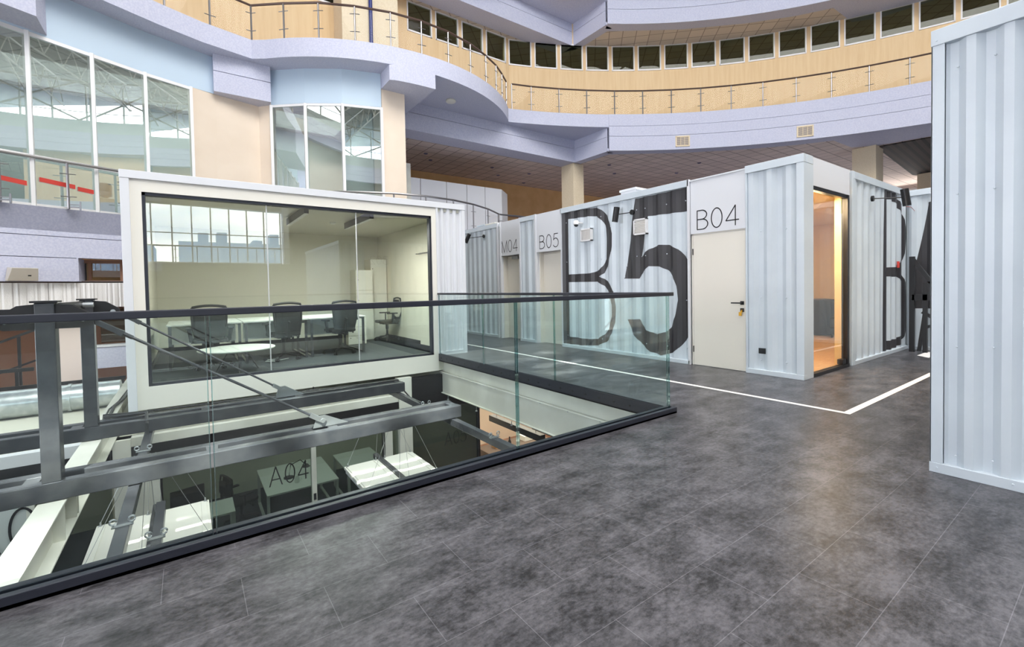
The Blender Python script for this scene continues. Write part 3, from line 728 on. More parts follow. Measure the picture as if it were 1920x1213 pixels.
# ================================================================== DECK on top of the lower containers
DECK = [(-11,-9), (13.5,-9), (13.5,14), (3.84,14), (3.84,2.70), (-11,2.70)]
struct(MB().prism(DECK, -.05, 0).build('floor', 'vinyl_tile'), 'mottled dark grey vinyl tile deck', 'floor')
struct(MB().prism([(-11,-9), (13.5,-9), (13.5,14), (3.9,14), (3.9,2.76), (-11,2.76)][::-1], -.31, -.055).build('deck_edge', 'cream_beam'), 'cream edge and underside of the deck', 'deck')
def i_beam(name, x0, x1, y0, y1, zb, zt, label, stiff=()):
    t = thing(name, label, 'beam'); mb = MB(); xm = (x0+x1)/2
    mb.box(x0, x1, y0, y1, zt-.016, zt); mb.box(x0, x1, y0, y1, zb, zb+.016); mb.box(xm-.006, xm+.006, y0, y1, zb+.016, zt-.016)
    mb.build('profile', 'cream_beam', t, bevel=.003)
    for y in stiff: MB().box(x0+.004, x1-.004, y, y+.012, zb+.016, zt-.016).build('stiffener', 'cream_beam', t)
    return t
i_beam('steel_beam', -.955, -.795, 2.78, 12.0, -.61, -.305, 'cream painted I-beam running from the deck to the left corner of the office container', (4.72, 5.16, 5.24, 8.4))
t = thing('steel_beam', 'cream painted channel beam below the right glass railing', 'beam')
MB().box(3.875,3.99,2.8,12.0,-.705,-.325).build('profile', 'cream_beam', t); MB().box(3.845,3.99,2.8,12.0,-.715,-.70).build('lower_flange', 'cream_beam', t, bevel=.003); MB().box(3.843,3.99,2.8,12.0,-.325,-.312).build('upper_flange', 'cream_beam', t, bevel=.003)
mb = MB()
for k in range(9): mb.lathe([(.012,-.33),(.012,-.318),(.004,-.317)], (3.85, 3.1+.55*k, 0), 6)
mb.build('bolt', 'zinc', t)
for k in range(5):
    y = 3.4+1.0*k
    o = MB().tube((3.83,y,-.715), (3.83,y,-.77), .005, 6).lathe([(.014,-.79),(.02,-.78),(.014,-.77)], (3.83,y,0), 10).build('beam_hook', 'zinc')
    tag(o, 'small zinc shackle under the cream channel beam, %s from the deck edge' % ('first','second','third','fourth','fifth')[k], 'hook', 'shackles under the cream beam flange')
# white line markings on the deck
def marking(poly, label):
    o = MB().prism(poly, 0, .0015).build('line_marking', 'floor_white'); tag(o, label, 'floor marking', kind='structure')
marking([(5.02,1.585), (5.08,1.65), (5.08,9.2), (5.02,9.2)], 'long white line on the deck parallel to the container fronts')
marking([(5.02,1.585), (13.4,1.585), (13.4,1.65), (5.08,1.65)], 'long white line on the deck toward the right passage')
for k in range(8): marking([(4.62+.02*k,8.95+.22*k), (4.86+.02*k,8.95+.22*k), (4.86+.02*k,9.10+.22*k), (4.62+.02*k,9.10+.22*k)], 'short white dash on the deck beyond the office container, number %s from the near end' % ['one','two','three','four','five','six','seven','eight'][k])
marking([(9.62,1.98), (10.4,1.98), (10.4,2.16), (9.8,2.16)], 'white floor patch at the foot of the end wall')

# glass railings
def glass_rail(origin, ux, uy, joints, label, chan, start_cap, end_cap, htop=1.175):
    """ux: unit along; uy: unit to the void side"""
    t = thing('glass_railing', label, 'railing'); O = Vector((*origin, 0)); X = Vector((*ux, 0)); Y = Vector((*uy, 0)); Z = Vector((0,0,1))
    def bx(mb, a, b, c, d, z0, z1):
        vs = [O+X*p+Y*q+Z*r for r in (z0, z1) for p, q in ((a,c),(b,c),(b,d),(a,d))]
        return mb.add(vs, [(0,3,2,1),(4,5,6,7),(0,1,5,4),(1,2,6,5),(2,3,7,6),(3,0,4,7)])
    a, b = start_cap, end_cap
    mb = MB(); z0, z1, w0, w1 = chan
    bx(mb, a, b, w0, -.014, z0, z1); bx(mb, a, b, .014, w1, z0, z1); bx(mb, a, b, w0, w1, z0, z0+.02)
    mb.build('base_channel', 'rail_black', t, bevel=.003)
    mb = MB(); bx(mb, a, b, -.026, .026, htop-.035, htop); mb.build('handrail', 'rail_black', t, bevel=.004)
    for p, q in zip(joints, joints[1:]):
        g = MB(); bx(g, p+.006, q-.006, -.008, .008, z0+.02, htop-.035); g = g.build('glass_panel', 'rail_glass', t)
        e = MB(); bx(e, p+.006, p+.0105, -.0085, .0085, z0+.02, htop-.035); bx(e, q-.0105, q-.006, -.0085, .0085, z0+.02, htop-.035)
        e.build('glass_edge', 'rail_glass_edge', g)
    return t
glass_rail((0,2.68), (1,0), (0,1), [-5.6,-3.7,-1.8,.077,1.955,3.80], 'front frameless glass railing with black handrail along the deck opening', (0,.055,-.05,.055), -5.6, 3.845)
t = glass_rail((3.815,0), (0,1), (-1,0), [2.71,4.395,6.12,7.66], 'right glass railing with bolted black base beside the deck passage', (-.10,.04,-.026,.022), 2.735, 7.67)
mb = MB()
for k in range(22): mb.tube((3.795,2.95+.22*k,-.03), (3.786,2.95+.22*k,-.03), .012, 8)
mb.build('bolt', 'black_plastic', t)

# dark steel frame across the opening
def tube_beam(y, label):
    t = thing('steel_beam', label, 'beam')
    MB().box(-6, 2.65, y, y+.10, -.30, -.16).build('front_tube', 'dark_steel', t, bevel=.008)
    MB().box(-6, 2.65, y+.24, y+.34, -.30, -.16).build('rear_tube', 'dark_steel', t, bevel=.008)
    mb = MB()
    for x in (-1.05, 0.1, 1.15, 2.55): mb.box(x, x+.09, y+.10, y+.24, -.30, -.165)
    mb.build('spacer_plate', 'dark_steel', t)
    return t
tube_beam(4.78, 'twin dark steel tube beam nearer the deck'); tube_beam(6.52, 'twin dark steel tube beam beside the office container')
def king_post(y, label):
    t = thing('steel_post', label, 'post', (-.875, y, 0))
    MB().box(-.055, .055, 0, .13, -.16, 1.20).build('shaft', 'dark_steel', t, bevel=.006)
    MB().box(-.075, .075, -.01, .14, 1.20, 1.215).build('cap_plate', 'black_metal', t)
    mb = MB()
    for s in (-1, 1):
        for q in (.03, .09):
            mb.add([(s*.055,q,1.19),(s*.15,q,1.18),(s*.26,q,1.10),(s*.27,q,1.02),(s*.22,q,1.0),(s*.055,q,1.0),(s*.055,q+.012,1.19),(s*.15,q+.012,1.18),(s*.26,q+.012,1.10),(s*.27,q+.012,1.02),(s*.22,q+.012,1.0),(s*.055,q+.012,1.0)],
                   [(0,1,2,3,4,5),(11,10,9,8,7,6)]+[(i,(i+1) % 6,(i+1) % 6+6,i+6) for i in range(6)])
    mb.build('lug_plate', 'black_metal', t)
    mb = MB()
    for s in (-1, 1): mb.tube((s*.21,.015,1.07), (s*.21,.118,1.07), .022, 12)
    mb.build('pin', 'zinc', t, smooth=True)
    return t
king_post(4.80, 'tall dark square steel post nearer the deck railing'); king_post(6.54, 'tall dark square steel post farther from the railing, by the container corner')
def rod(y, x1, z1, label):
    t = thing('tension_rod', label, 'rod'); a = Vector((-.60, y, 1.03)); b = Vector((x1, y, z1)); d = (b-a).normalized()
    MB().tube(a+d*.2, b-d*.12, .0125, 10).build('bar', 'dark_steel', t, smooth=True)
    mb = MB()
    for off in (-.022, .022): mb.bar(a-d*.08+Vector((0,off,0)), a+d*.18+Vector((0,off,0)), .012, .04)
    mb.bar(a+d*.15, a+d*.19, .06, .045); mb.tube(a+d*.17, a+d*.26, .017, 8)
    mb.build('turnbuckle', 'dark_steel', t)
    mb = MB()
    for off in (-.022, .022): mb.bar(b-d*.14+Vector((0,off,0)), b+d*.03+Vector((0,off,0)), .012, .045)
    mb.tube(b+Vector((0,-.035,0)), b+Vector((0,.035,0)), .022, 14); mb.build('fork', 'zinc', t)
    mb = MB(); mb.add([(x1-.09,y-.006,-.16),(x1-.05,y-.006,z1+.045),(x1+.03,y-.006,z1+.05),(x1+.26,y-.006,-.155),(x1-.09,y+.006,-.16),(x1-.05,y+.006,z1+.045),(x1+.03,y+.006,z1+.05),(x1+.26,y+.006,-.155)],
                      [(0,1,2,3),(7,6,5,4),(0,4,5,1),(1,5,6,2),(2,6,7,3),(3,7,4,0)]); mb.build('gusset', 'zinc', t)
rod(4.95, 1.10, -.09, 'slanting steel tension rod from the nearer post down to its beam'); rod(6.69, 1.00, -.06, 'slanting steel tension rod ending at the beam by the office container')
t = thing('tension_link', 'horizontal steel link running left from the nearer post', 'link')
mb = MB(); mb.bar((-4,4.86,1.14), (-1.05,4.86,1.12), .012, .07); mb.bar((-4,4.93,1.14), (-1.05,4.93,1.12), .012, .07); mb.build('bar', 'black_metal', t)
MB().tube((-1.08,4.84,1.10), (-1.08,4.96,1.10), .025, 12).build('pin', 'zinc', t)
t = thing('tension_link', 'short steel link between the two dark posts', 'link')
MB().bar((-.90,4.95,1.15), (-.90,6.52,1.15), .03, .08).build('bar', 'black_metal', t); MB().tube((-.93,6.42,1.15), (-.80,6.42,1.15), .025, 12).build('pin', 'zinc', t)

# tracks below the beams
def track(x, y0, y1, w, label, ztop=-.31):
    t = thing('steel_track', label, 'track'); MB().box(x-w/2, x+w/2, y0, y1, ztop-.08, ztop).build('profile', 'dark_steel', t, bevel=.004)
    n_ = 2
    for y in (y0+(y1-y0)*.25, y0+(y1-y0)*.62):
        mb = MB(); mb.box(x-w/2-.02, x+w/2+.02, y-.02, y+.02, ztop, ztop+.006)
        for s in (-1, 1): mb.lathe([(.006,0),(.006,.02)], (x+s*(w/2+.012), y, ztop), 8); mb.path([(x+s*(w/2+.012)+.018*cos(a), y, ztop+.038+.018*sin(a)) for a in [i*pi/6 for i in range(13)]], .006, 6)
        mb.build('eye_bolt', 'zinc', t)
    return t
track(2.56, 2.8, 7.3, .07, 'dark steel track below the beams at right, near the cream I-beam'); track(-.40, 2.8, 7.6, .075, 'dark steel track above the left suspended panel')
track(-.22, 2.8, 4.6, .06, 'shorter dark steel track just right of the other left track', -.42)
# suspended white panels
def hung_panel(cx, label):
    t = thing('suspended_panel', label, 'panel', (cx, 5.58, -1.05))
    for s in (-1, 1):
        x0, x1 = (.015, .465) if s > 0 else (-.465, -.015)
        p = MB().box(x0, x1, -.47, .47, -.035, 0).build('plate', 'panel_white', t, bevel=.004)
        mb = MB(); mb.box(x0+.02, x0+.075, -.44, .44, 0, .012); mb.box(x1-.075, x1-.02, -.44, .44, 0, .012); mb.build('batten', 'panel_white', p, bevel=.003)
    MB().box(-.03, .03, -.6, .62, -.03, .03).build('centre_rail', 'dark_steel', t)
    MB().box(-.45,.45,-.45,.45,-.08,-.036).build('diffuser_box', 'white_paint', t)
    mb = MB(); w = MB()
    for x in (-.43, -.06, .06, .43):
        for y in (-.42, .42):
            mb.lathe([(.02,0),(.02,.012),(.008,.014),(.008,.045),(.001,.05)], (x, y, 0), 10)
            w.tube((x, y, .04), (x*.35, y*.9, .66), .0022, 5)
    mb.build('bolt', 'zinc', t); w.build('wire', 'zinc', t)
hung_panel(-.335, 'white suspended panel hanging below the deck opening at left, under the dark tracks'); hung_panel(2.06, 'white suspended panel with sun dapples hanging at the middle of the opening')
# cables
t = thing('cable_bundle', 'bundle of black cables strapped along the far dark beam and down the cream beam', 'cable')
MB().path([(-.75,9.8,-.25), (-.80,8.6,-.27), (-.86,8.2,-.28), (-.84,7.4,-.29), (-.8,6.9,-.15), (-.5,6.8,-.14), (-.42,6.7,-.12), (-.41,6.48,-.2), (-.41,6.45,-.42), (-.38,6.0,-.34), (-.37,5.4,-.36)], .018, 7).build('cable', 'cable_black', t, smooth=True)
MB().path([(-.80,9.9,-.26), (-.85,8.6,-.29), (-.9,8.1,-.29), (-.88,7.4,-.28), (-.82,6.95,-.13), (-.5,6.84,-.13), (2.3,6.70,-.145), (2.62,6.72,-.15), (2.68,6.70,-.3), (2.6,6.2,-.33), (2.55,5.6,-.30)], .010, 7).build('cable', 'cable_black', t, smooth=True)
for i, (x, y, z) in enumerate(((-.45,7.45,-.285), (1.55,7.5,-.285))):
    mb = MB(); mb.box(x-.05, x+.05, y-.03, y+.03, z-.03, z+.015); mb.bar((x-.10,y-.05,z), (x+.10,y+.05,z), .01, .012); mb.bar((x-.10,y+.05,z), (x+.10,y-.05,z), .01, .012); mb.box(x-.008, x+.008, y-.008, y+.008, z-.02, z+.05)
    tag(mb.build('beam_clamp', 'black_metal'), 'small black clamp on the underside of the office container, %s' % ('left one' if i == 0 else 'one nearer the middle'), 'clamp')

# ================================================================== OFFICE CONTAINER with the big window
oc = thing('office_container', 'cream fronted office container with a wide window over the opening', 'container')
mb = MB()
mb.box(-.66,4.40,7.70,12.55,-.28,-.02); mb.box(-.66,4.40,7.70,12.55,2.70,2.84); mb.box(-.66,-.52,7.70,12.55,-.02,2.70); mb.box(4.30,4.40,7.76,12.55,-.02,2.70); mb.box(-.52,4.30,12.32,12.55,-.02,2.70); mb.box(3.78,4.30,7.78,7.86,-.02,2.7)
mb.build('shell', 'office_wall', oc)
mb = MB(); mb.box(-.57,3.80,7.68,7.76,2.60,2.76); mb.box(-.57,3.80,7.68,7.76,-.28,.02); mb.box(-.57,-.45,7.68,7.76,.02,2.6); mb.box(3.71,3.80,7.68,7.76,.02,2.6); mb.build('front_panel', 'cream_panel', oc)
mb = MB(); mb.box(-.665,4.41,7.655,7.78,2.76,2.865); mb.box(-.665,4.41,12.45,12.56,2.76,2.865); mb.box(-.67,-.60,7.66,12.5,2.76,2.86); mb.build('top_rail', 'white_paint', oc, bevel=.004)
mb = MB(); mb.box(-.665,-.57,7.66,7.76,-.28,2.765); mb.box(4.34,4.41,7.66,7.76,-.28,2.77); mb.box(3.80,4.34,7.67,7.76,-.02,.07); mb.box(3.80,3.835,7.66,7.76,0,2.77); mb.build('corner_post', 'white_paint', oc, bevel=.004)
F_OF = ((0,7.67), (1,0), (0,1))
corrugated(F_OF, 3.82, 4.36, -.02, 2.77, 'corrugated_sheet', 'white_paint', oc, .008, .036, .135)
mb = MB(); mb.box(-.45,-.415,7.70,7.80,.03,2.60); mb.box(3.675,3.71,7.70,7.80,.03,2.60); mb.box(-.45,3.71,7.70,7.80,2.56,2.60); mb.box(-.45,3.71,7.70,7.80,.02,.055); mb.build('window_frame', 'rail_black', oc)
for a_, b_ in ((-.415,1.005), (1.015,2.345), (2.355,3.675)): 
    MB().box(a_, b_, 7.745, 7.757, .055, 2.56).build('window_pane', 'office_glass', oc)
mb = MB(); mb.box(1.003,1.017,7.742,7.76,.055,2.56); mb.box(2.343,2.357,7.742,7.76,.055,2.56); mb.build('pane_joint', 'aluminium', oc)
MB().box(-.52,4.30,7.80,12.32,-.02,.0).build('office_floor', 'carpet', oc)
mb = MB(); mb.box(-.52,4.30,12.30,12.32,0,.08); mb.box(-.52,-.50,7.8,12.3,0,.08); mb.box(4.28,4.30,9.6,12.3,0,.08); mb.build('skirting', 'black_metal', oc)
area('office_fill', (1.65, 8.93, 2.535), .07, 1.6, 62, (1, .99, .93)); area('office_fill', (2.76, 8.98, 2.535), .07, 1.6, 62, (1, .99, .93))  # light added below the pendants, which are switched off themselves
for i, (x, y0, y1, lab) in enumerate(((1.65,8.1,9.75,'black linear ceiling lamp in the office container, left of two'), (2.76,8.15,9.8,'black linear ceiling lamp in the office container, right of two'))):
    t = thing('linear_lamp', lab, 'lamp', (x, y0, 2.62)); MB().box(-.035,.035,0,y1-y0,-.075,.05).build('housing', 'black_metal', t, bevel=.003); MB().box(-.03,.03,.01,y1-y0-.01,-.079,-.075).build('diffuser', 'laminate', t)
t = thing('smoke_detector', 'round white detector on the office container ceiling', 'smoke detector', (2.55,10.0,2.70)); MB().lathe([(.06,0),(.06,-.03),(.03,-.045),(.001,-.045)]).build('housing', 'laminate', t, smooth=True)
t = thing('wall_hook_rail', 'small steel coat rail high on the right office wall', 'coat rail', (4.29,9.3,2.05)); mb = MB(); mb.bar((0,-.28,0), (0,.28,0), .02, .03)
for y in (-.2, 0, .2): mb.tube((0,y,0), (-.09,y,-.01), .008, 6); mb.lathe([(.02,0),(.025,.01),(.02,.02)], (-.09,y,-.02), 8)
mb.build('rail', 'zinc', t)
# desks
def desk(x0, i, lab):
    t = thing('office_desk', lab, 'desk', (x0, 9.15, 0), group=None); w = 1.055
    MB().box(0,w,0,1.42,.715,.74).build('desk_top', 'laminate', t, bevel=.003)
    MB().box(.05,w-.05,.70,.72,.36,.70).build('modesty_panel', 'laminate', t)
    for x in (.02, w-.06):
        mb = MB(); mb.box(x,x+.04,.02,.06,0,.715); mb.box(x,x+.04,1.36,1.40,0,.715); mb.box(x,x+.04,.06,1.36,.0,.035); mb.box(x,x+.04,.06,1.36,.68,.715); mb.build('leg_frame', 'dark_steel', t)
    MB().path([(.55,.72,.68), (.72,.5,.55), (.6,.45,.42), (.8,.4,.5), (.82,.35,.66)], .006, 6).build('desk_cable', 'cable_black', t)
for i, lab in enumerate(('white office desk by the left wall of the container', 'middle white office desk of the row', 'white office desk nearest the tall cabinets')): desk(-.29+1.075*i, i, lab)
# chairs
def make_chair(lab, x, y, rz):
    t = thing('office_chair', lab, 'chair', (x, y, 0), rz, group=None)   # faces +y
    b = MB()
    for k in range(5):
        a = 2*pi*k/5+.3; b.bar((0,0,.115), (.29*cos(a),.29*sin(a),.075), .045, .03)
    b.lathe([(.04,.09),(.045,.14),(.03,.16)], n=12); base = b.build('star_base', 'black_plastic', t)
    for k in range(5):
        a = 2*pi*k/5+.3; cx, cy = .30*cos(a), .30*sin(a)
        c = MB(); c.tube((cx-.03*sin(a),cy+.03*cos(a),.03), (cx-.008*sin(a),cy+.008*cos(a),.03), .03, 12); c.tube((cx+.008*sin(a),cy-.008*cos(a),.03), (cx+.03*sin(a),cy-.03*cos(a),.03), .03, 12); c.bar((cx,cy,.03), (cx,cy,.08), .02, .02)
        c.build('caster', 'black_plastic', base)
    MB().tube((0,0,.15), (0,0,.40), .026, 14).tube((0,0,.28), (0,0,.42), .036, 14).build('gas_lift', 'black_plastic', t, smooth=True)
    mb = MB(); n_ = 10
    top = [(-.24,-.21),(-.20,-.25),(.20,-.25),(.24,-.21),(.25,.18),(.20,.25),(-.20,.25),(-.25,.18)]
    mb.prism(top, .44, .50); mb.build('seat', 'black_plastic', t, bevel=.02)
    MB().box(-.12,.12,-.12,.12,.40,.44).build('mechanism', 'black_metal', t)
    # backrest: frame, mesh, lumbar plate
    fr = MB(); L_ = [(-.19,-.24,.52), (-.225,-.30,.70), (-.235,-.29,.88), (-.23,-.27,1.02)]; 
    R_ = [(-x_, y_, z_) for x_, y_, z_ in L_]
    fr.path(L_, .016, 8); fr.path(R_, .016, 8)
    fr.path([(x_, -.27-.012*(1-(x_/.23)**2), 1.02+.028*(1-(x_/.23)**2)) for x_ in [(-.23+.046*k) for k in range(11)]], .021, 8); fr.path([L_[0], (0,-.27,.50), R_[0]], .016, 8)
    bk = fr.build('backrest_frame', 'black_plastic', t, smooth=True)
    ms = MB(); rows = []
    for j in range(7):
        f = j/6; z = .52+.48*f; y = -.24-.065*sin(pi*min(1, f*1.1+.05)); w = .19+.042*sin(pi*min(1, f*.8+.1))
        rows.append([(w*(k/4-1), y-.02*(1-(k/4-1)**2), z) for k in range(9)])
    vs = [p for r in rows for p in r]; fs = [(j*9+k, j*9+k+1, (j+1)*9+k+1, (j+1)*9+k) for j in range(6) for k in range(8)]
    m_ = ms.add(vs, fs).build('backrest_mesh', 'chair_mesh', bk, smooth=True); sm = m_.modifiers.new('thickness', 'SOLIDIFY'); sm.thickness = .006
    MB().bar((0,-.30,.40), (0,-.345,.72), .09, .03).build('back_support', 'black_plastic', t, bevel=.008)
    MB().bar((0,-.10,.42), (0,-.31,.41), .06, .04).build('back_bracket', 'black_metal', t)
    MB().box(-.13,.13,-.335,-.325,.86,.97).build('lumbar_plate', 'black_metal', bk)
    for s in (-1, 1):
        a_ = MB(); a_.bar((s*.26,-.05,.45), (s*.29,-.06,.66), .03, .05); a_.bar((s*.15,-.04,.44), (s*.27,-.05,.44), .05, .02)
        ar = a_.build('armrest', 'black_metal', t, bevel=.004)
        MB().box(s*.29-.045, s*.29+.045, -.17, .09, .66, .69).build('arm_pad', 'black_plastic', ar, bevel=.01)
    MB().tube((.12,.05,.43), (.30,.08,.40), .006, 6).lathe([(.012,-.02),(.015,0),(.012,.02)], (.30,.08,.40), 8).build('lever', 'black_plastic', t)
    return t
g_ = 'black mesh office chairs in the office container'
ch = [make_chair('black mesh office chair at the left desk, back to the window', .30, 9.05, radians(-4)), make_chair('black mesh office chair at the middle desk, back to the window', 1.42, 9.25, radians(8)),
      make_chair('black mesh office chair at the right desk, back to the window', 2.46, 9.35, radians(6)), make_chair('black mesh office chair seen from the side in front of the cabinets', 4.02, 10.95, radians(88))]
for c in ch: c['group'] = g_
# cabinets
def cabinet(x0, y0, w, d, h, lab, shelves):
    t = thing('storage_cabinet', lab, 'cabinet', (x0, y0, 0)); MB().box(0,w,.02,d,0,h).build('body', 'cabinet_side', t)
    z = 0
    for hh in shelves:
        dr = MB().box(.006,w-.006,0,.02,z+.006,z+hh-.006).build('door', 'cabinet', t); MB().lathe([(.01,-.015),(.012,0)], (.05,0,z+hh-.25), 8, 'y').build('knob', 'black_metal', dr); z += hh
cabinet(3.42, 11.4, .42, .5, 1.76, 'lower pale cabinet with small knobs left of the tall cabinet', (.75,.5,.51)); cabinet(3.86, 11.6, .66-.24, .5, 2.05, 'tall plain pale cabinet against the back wall', (2.05,))
cabinet(2.98, 10.62, .42, .5, .62, 'small pale pedestal cabinet under the right desk end', (.2,.2,.22))
t = thing('reflection_table', 'low round white table added for a pale reflection near the window', 'table', (.62,8.32,0))  # solid table put in for a pale ellipse taken as a reflection
MB().lathe([(.01,.355),(.52,.355),(.53,.365),(.53,.375),(.52,.38),(.01,.38)], n=48).build('table_top', 'laminate', t, smooth=True)
for k in range(3):
    a = 2*pi*k/3+.5; MB().tube((.12*cos(a),.12*sin(a),.355), (.34*cos(a),.34*sin(a),0), .010, 8).build('leg', 'dark_steel', t)
tag(MB().path([(1.2,9.3,.01), (1.1,9.1,.015), (1.25,9.0,.01), (1.15,9.2,.03), (1.35,9.15,.01), (1.5,9.25,.01)], .008, 6).build('cable_coil', 'laminate', smooth=True), 'tangle of pale cable on the office floor below the desks', 'cable')

# ================================================================== CONTAINER ROW facing the passage
F_B = ((6.335,0), (0,1), (1,0))          # s = y, inward = +x
F_S = ((0,2.485), (1,0), (0,1))          # s = x, inward = +y
def rivets(frame, pts, parent, r=.011, d=.0, m='container_paint'):
    mb = MB(); o, a, n = frame
    for s, z in pts:
        p = Vector(wallpt(frame, s, z, d)); q = p-Vector((n[0], n[1], 0))*.008; mb.tube(p, q, r, 8, r*.6)
    return mb.build('rivet', m, parent, smooth=True)
# corner unit with glass front
cu = thing('office_container', 'corner container with narrow corrugated side and tall glass front', 'container')
mb = MB(); mb.box(6.40,13.2,2.575,4.06,2.70,2.83); mb.box(8.86,13.2,4.06,5.6,2.70,2.83); mb.box(6.395,6.45,2.575,4.06,0,2.70); mb.box(6.45,8.86,4.0,4.06,0,2.7); mb.box(8.80,8.86,4.0,5.6,0,2.7); mb.box(8.80,13.2,5.55,5.6,0,2.7); mb.box(13.15,13.2,2.575,5.6,0,2.7); mb.build('shell', 'white_paint', cu)
mb = MB(); mb.box(6.45,8.86,3.985,4.0,.02,2.69); mb.box(8.86,8.875,4.0,5.55,.02,2.69); mb.box(8.86,13.15,5.535,5.55,.02,2.69); mb.box(13.135,13.15,2.6,5.55,.02,2.69); mb.box(6.45,6.465,2.6,4.0,.02,2.69); mb.box(7.90,13.15,2.60,2.615,.02,2.69); mb.box(6.45,13.15,2.6,5.55,2.685,2.695); mb.box(7.81,7.95,2.572,2.66,.02,2.69); mb.build('lining', 'yellow_wall', cu)
mb = MB(); mb.box(6.45,13.15,2.575,4.0,.0,.02); mb.box(8.86,13.15,4.0,5.55,.0,.02); mb.build('room_floor', 'wood_floor', cu)
corrugated(F_B, 2.56, 3.20, .06, 2.77, 'corrugated_sheet', 'container_paint', cu, .012, .036, .24)
mb = MB(); mb.box(6.325,6.42,2.485,3.225,2.765,2.87); mb.box(6.325,6.42,2.485,3.225,0,.065); mb.box(6.422,6.60,2.483,2.56,2.765,2.87); mb.build('edge_rail', 'container_paint', cu, bevel=.004)
mb = MB(); mb.box(6.33,6.345,2.485,2.575,.065,2.765); mb.box(6.34,6.62,2.487,2.55,0,2.765); mb.box(6.335,6.36,3.20,3.225,.065,2.765); mb.build('corner_post', 'container_paint', cu, bevel=.004)
rivets(F_B, [(y, z) for y in (2.545,2.70,3.02) for z in (.2,1.05,1.95)]+[(y,.033) for y in (2.52,2.85,3.18)], cu, d=.008)
mb = MB(); mb.box(6.62,7.87,2.49,2.53,2.50,2.83); mb.box(6.36,6.38,3.225,4.08,2.02,2.83); mb.build('header_panel', 'white_paint', cu)
mb = MB(); mb.box(6.6,7.90,2.49,2.56,2.83,2.865); mb.box(6.345,6.4,3.225,4.09,2.83,2.85); mb.build('top_trim', 'white_paint', cu)
mb = MB(); mb.box(6.62,6.65,2.50,2.56,.02,2.50); mb.box(7.80,7.86,2.49,2.56,.02,2.50); mb.box(6.62,7.86,2.50,2.56,2.45,2.50); mb.box(6.62,7.86,2.485,2.56,.0,.045); mb.build('glazing_frame', 'black_metal', cu)
MB().box(6.65,7.80,2.52,2.53,.045,2.45).build('glass_front', 'clear_glass', cu)
MB().box(7.64,7.78,2.5,2.57,.05,.12).build('patch_fitting', 'black_metal', cu)
def door(parent, y0, y1, h, x, hinge_hi=True, handle=True, th=.04):
    d = MB().box(x, x+th, y0, y1, .005, h).build('door', 'cream_door', parent, bevel=.002)
    mb = MB(); mb.box(x+.004, x+.05, y0-.03, y0-.004, 0, h+.03); mb.box(x+.004, x+.05, y1+.004, y1+.03, 0, h+.03); mb.box(x+.004, x+.05, y0-.03, y1+.03, h+.006, h+.03); mb.build('door_frame', 'cream_door', parent)
    if handle:
        hn = MB().box(x-.009, x, y0+.022, y0+.075, .945, .998).tube((x,y0+.048,.972), (x-.05,y0+.048,.972), .009, 8).box(x-.058, x-.046, y0+.04, y0+.185, .963, .981).build('door_handle', 'black_metal', d, bevel=.002)
        MB().box(x-.009, x, y0+.022, y0+.075, .845, .898).build('lock_plate', 'black_metal', d, bevel=.002)
        MB().tube((x,y0+.048,.87), (x-.025,y0+.048,.87), .006, 8).box(x-.028, x-.024, y0+.036, y0+.062, .84, .862).box(x-.03, x-.026, y0+.045, y0+.085, .79, .842).build('key', 'key_yellow', d)
    if hinge_hi:
        for z in (.20, 1.70): MB().tube((x-.006,y1+.002,z), (x-.006,y1+.002,z+.095), .008, 8).build('hinge', 'black_metal', d)
    return d
door(cu, 3.245, 4.05, 2.0, 6.375)
lettering('B04', (6.36,3.985,2.08), (0,-1,0), .285, cu, .055, .11, (-.002,0,0), narrow=1.16)
t = thing('wall_socket', 'black double socket low on the narrow corrugated wall', 'socket', (6.338,2.965,.285)); MB().box(0,.012,0,.09,0,.075).build('plate', 'black_plastic', t, bevel=.003)
mb = MB(); mb.lathe([(.022,-.002),(.022,.002)], (0,.026,.037), 12, 'x'); mb.lathe([(.022,-.002),(.022,.002)], (0,.066,.037), 12, 'x'); mb.build('outlet', 'black_metal', t)
area('glass_room_light', (9.6, 3.3, 2.66), 5.5, 1.0, 60, (1, .93, .78))
area('glass_room_spill', (7.2, 2.75, 2.4), .9, .3, 60, (1, .70, .42), (0,-.75,-1))
# things in the glass room
t = thing('black_cabinet', 'low black cabinet inside the glass fronted room', 'cabinet', (11.9,3.95,.02), radians(35)); MB().box(0,1.0,0,.5,.02,.82).build('body', 'black_plastic', t, bevel=.004)
for k in range(2): dd = MB().box(.01+.49*k,.49+.49*k,-.02,0,.05,.80).build('door', 'black_plastic', t); MB().box(.2+.49*k,.3+.49*k,-.03,-.02,.6,.62).build('handle', 'zinc', dd)
t = thing('armchair', 'black upholstered chair standing before the yellow wall in the glass room', 'chair', (11.72,3.75,.02), radians(10)); MB().box(-.28,.28,-.28,.28,.20,.44).build('seat', 'black_plastic', t, bevel=.03)
MB().add([(.10,-.26,.44),(.26,-.26,.44),(.32,-.26,1.1),(.2,-.26,1.1),(.10,.26,.44),(.26,.26,.44),(.32,.26,1.1),(.2,.26,1.1)], [(0,1,2,3),(4,7,6,5),(0,4,5,1),(1,5,6,2),(2,6,7,3),(3,7,4,0)]).build('backrest', 'black_plastic', t, bevel=.02)
for x in (-.24,.24):
    for y in (-.24,.24): MB().tube((x,y,0), (x,y,.2), .015, 8).build('leg', 'black_metal', t)

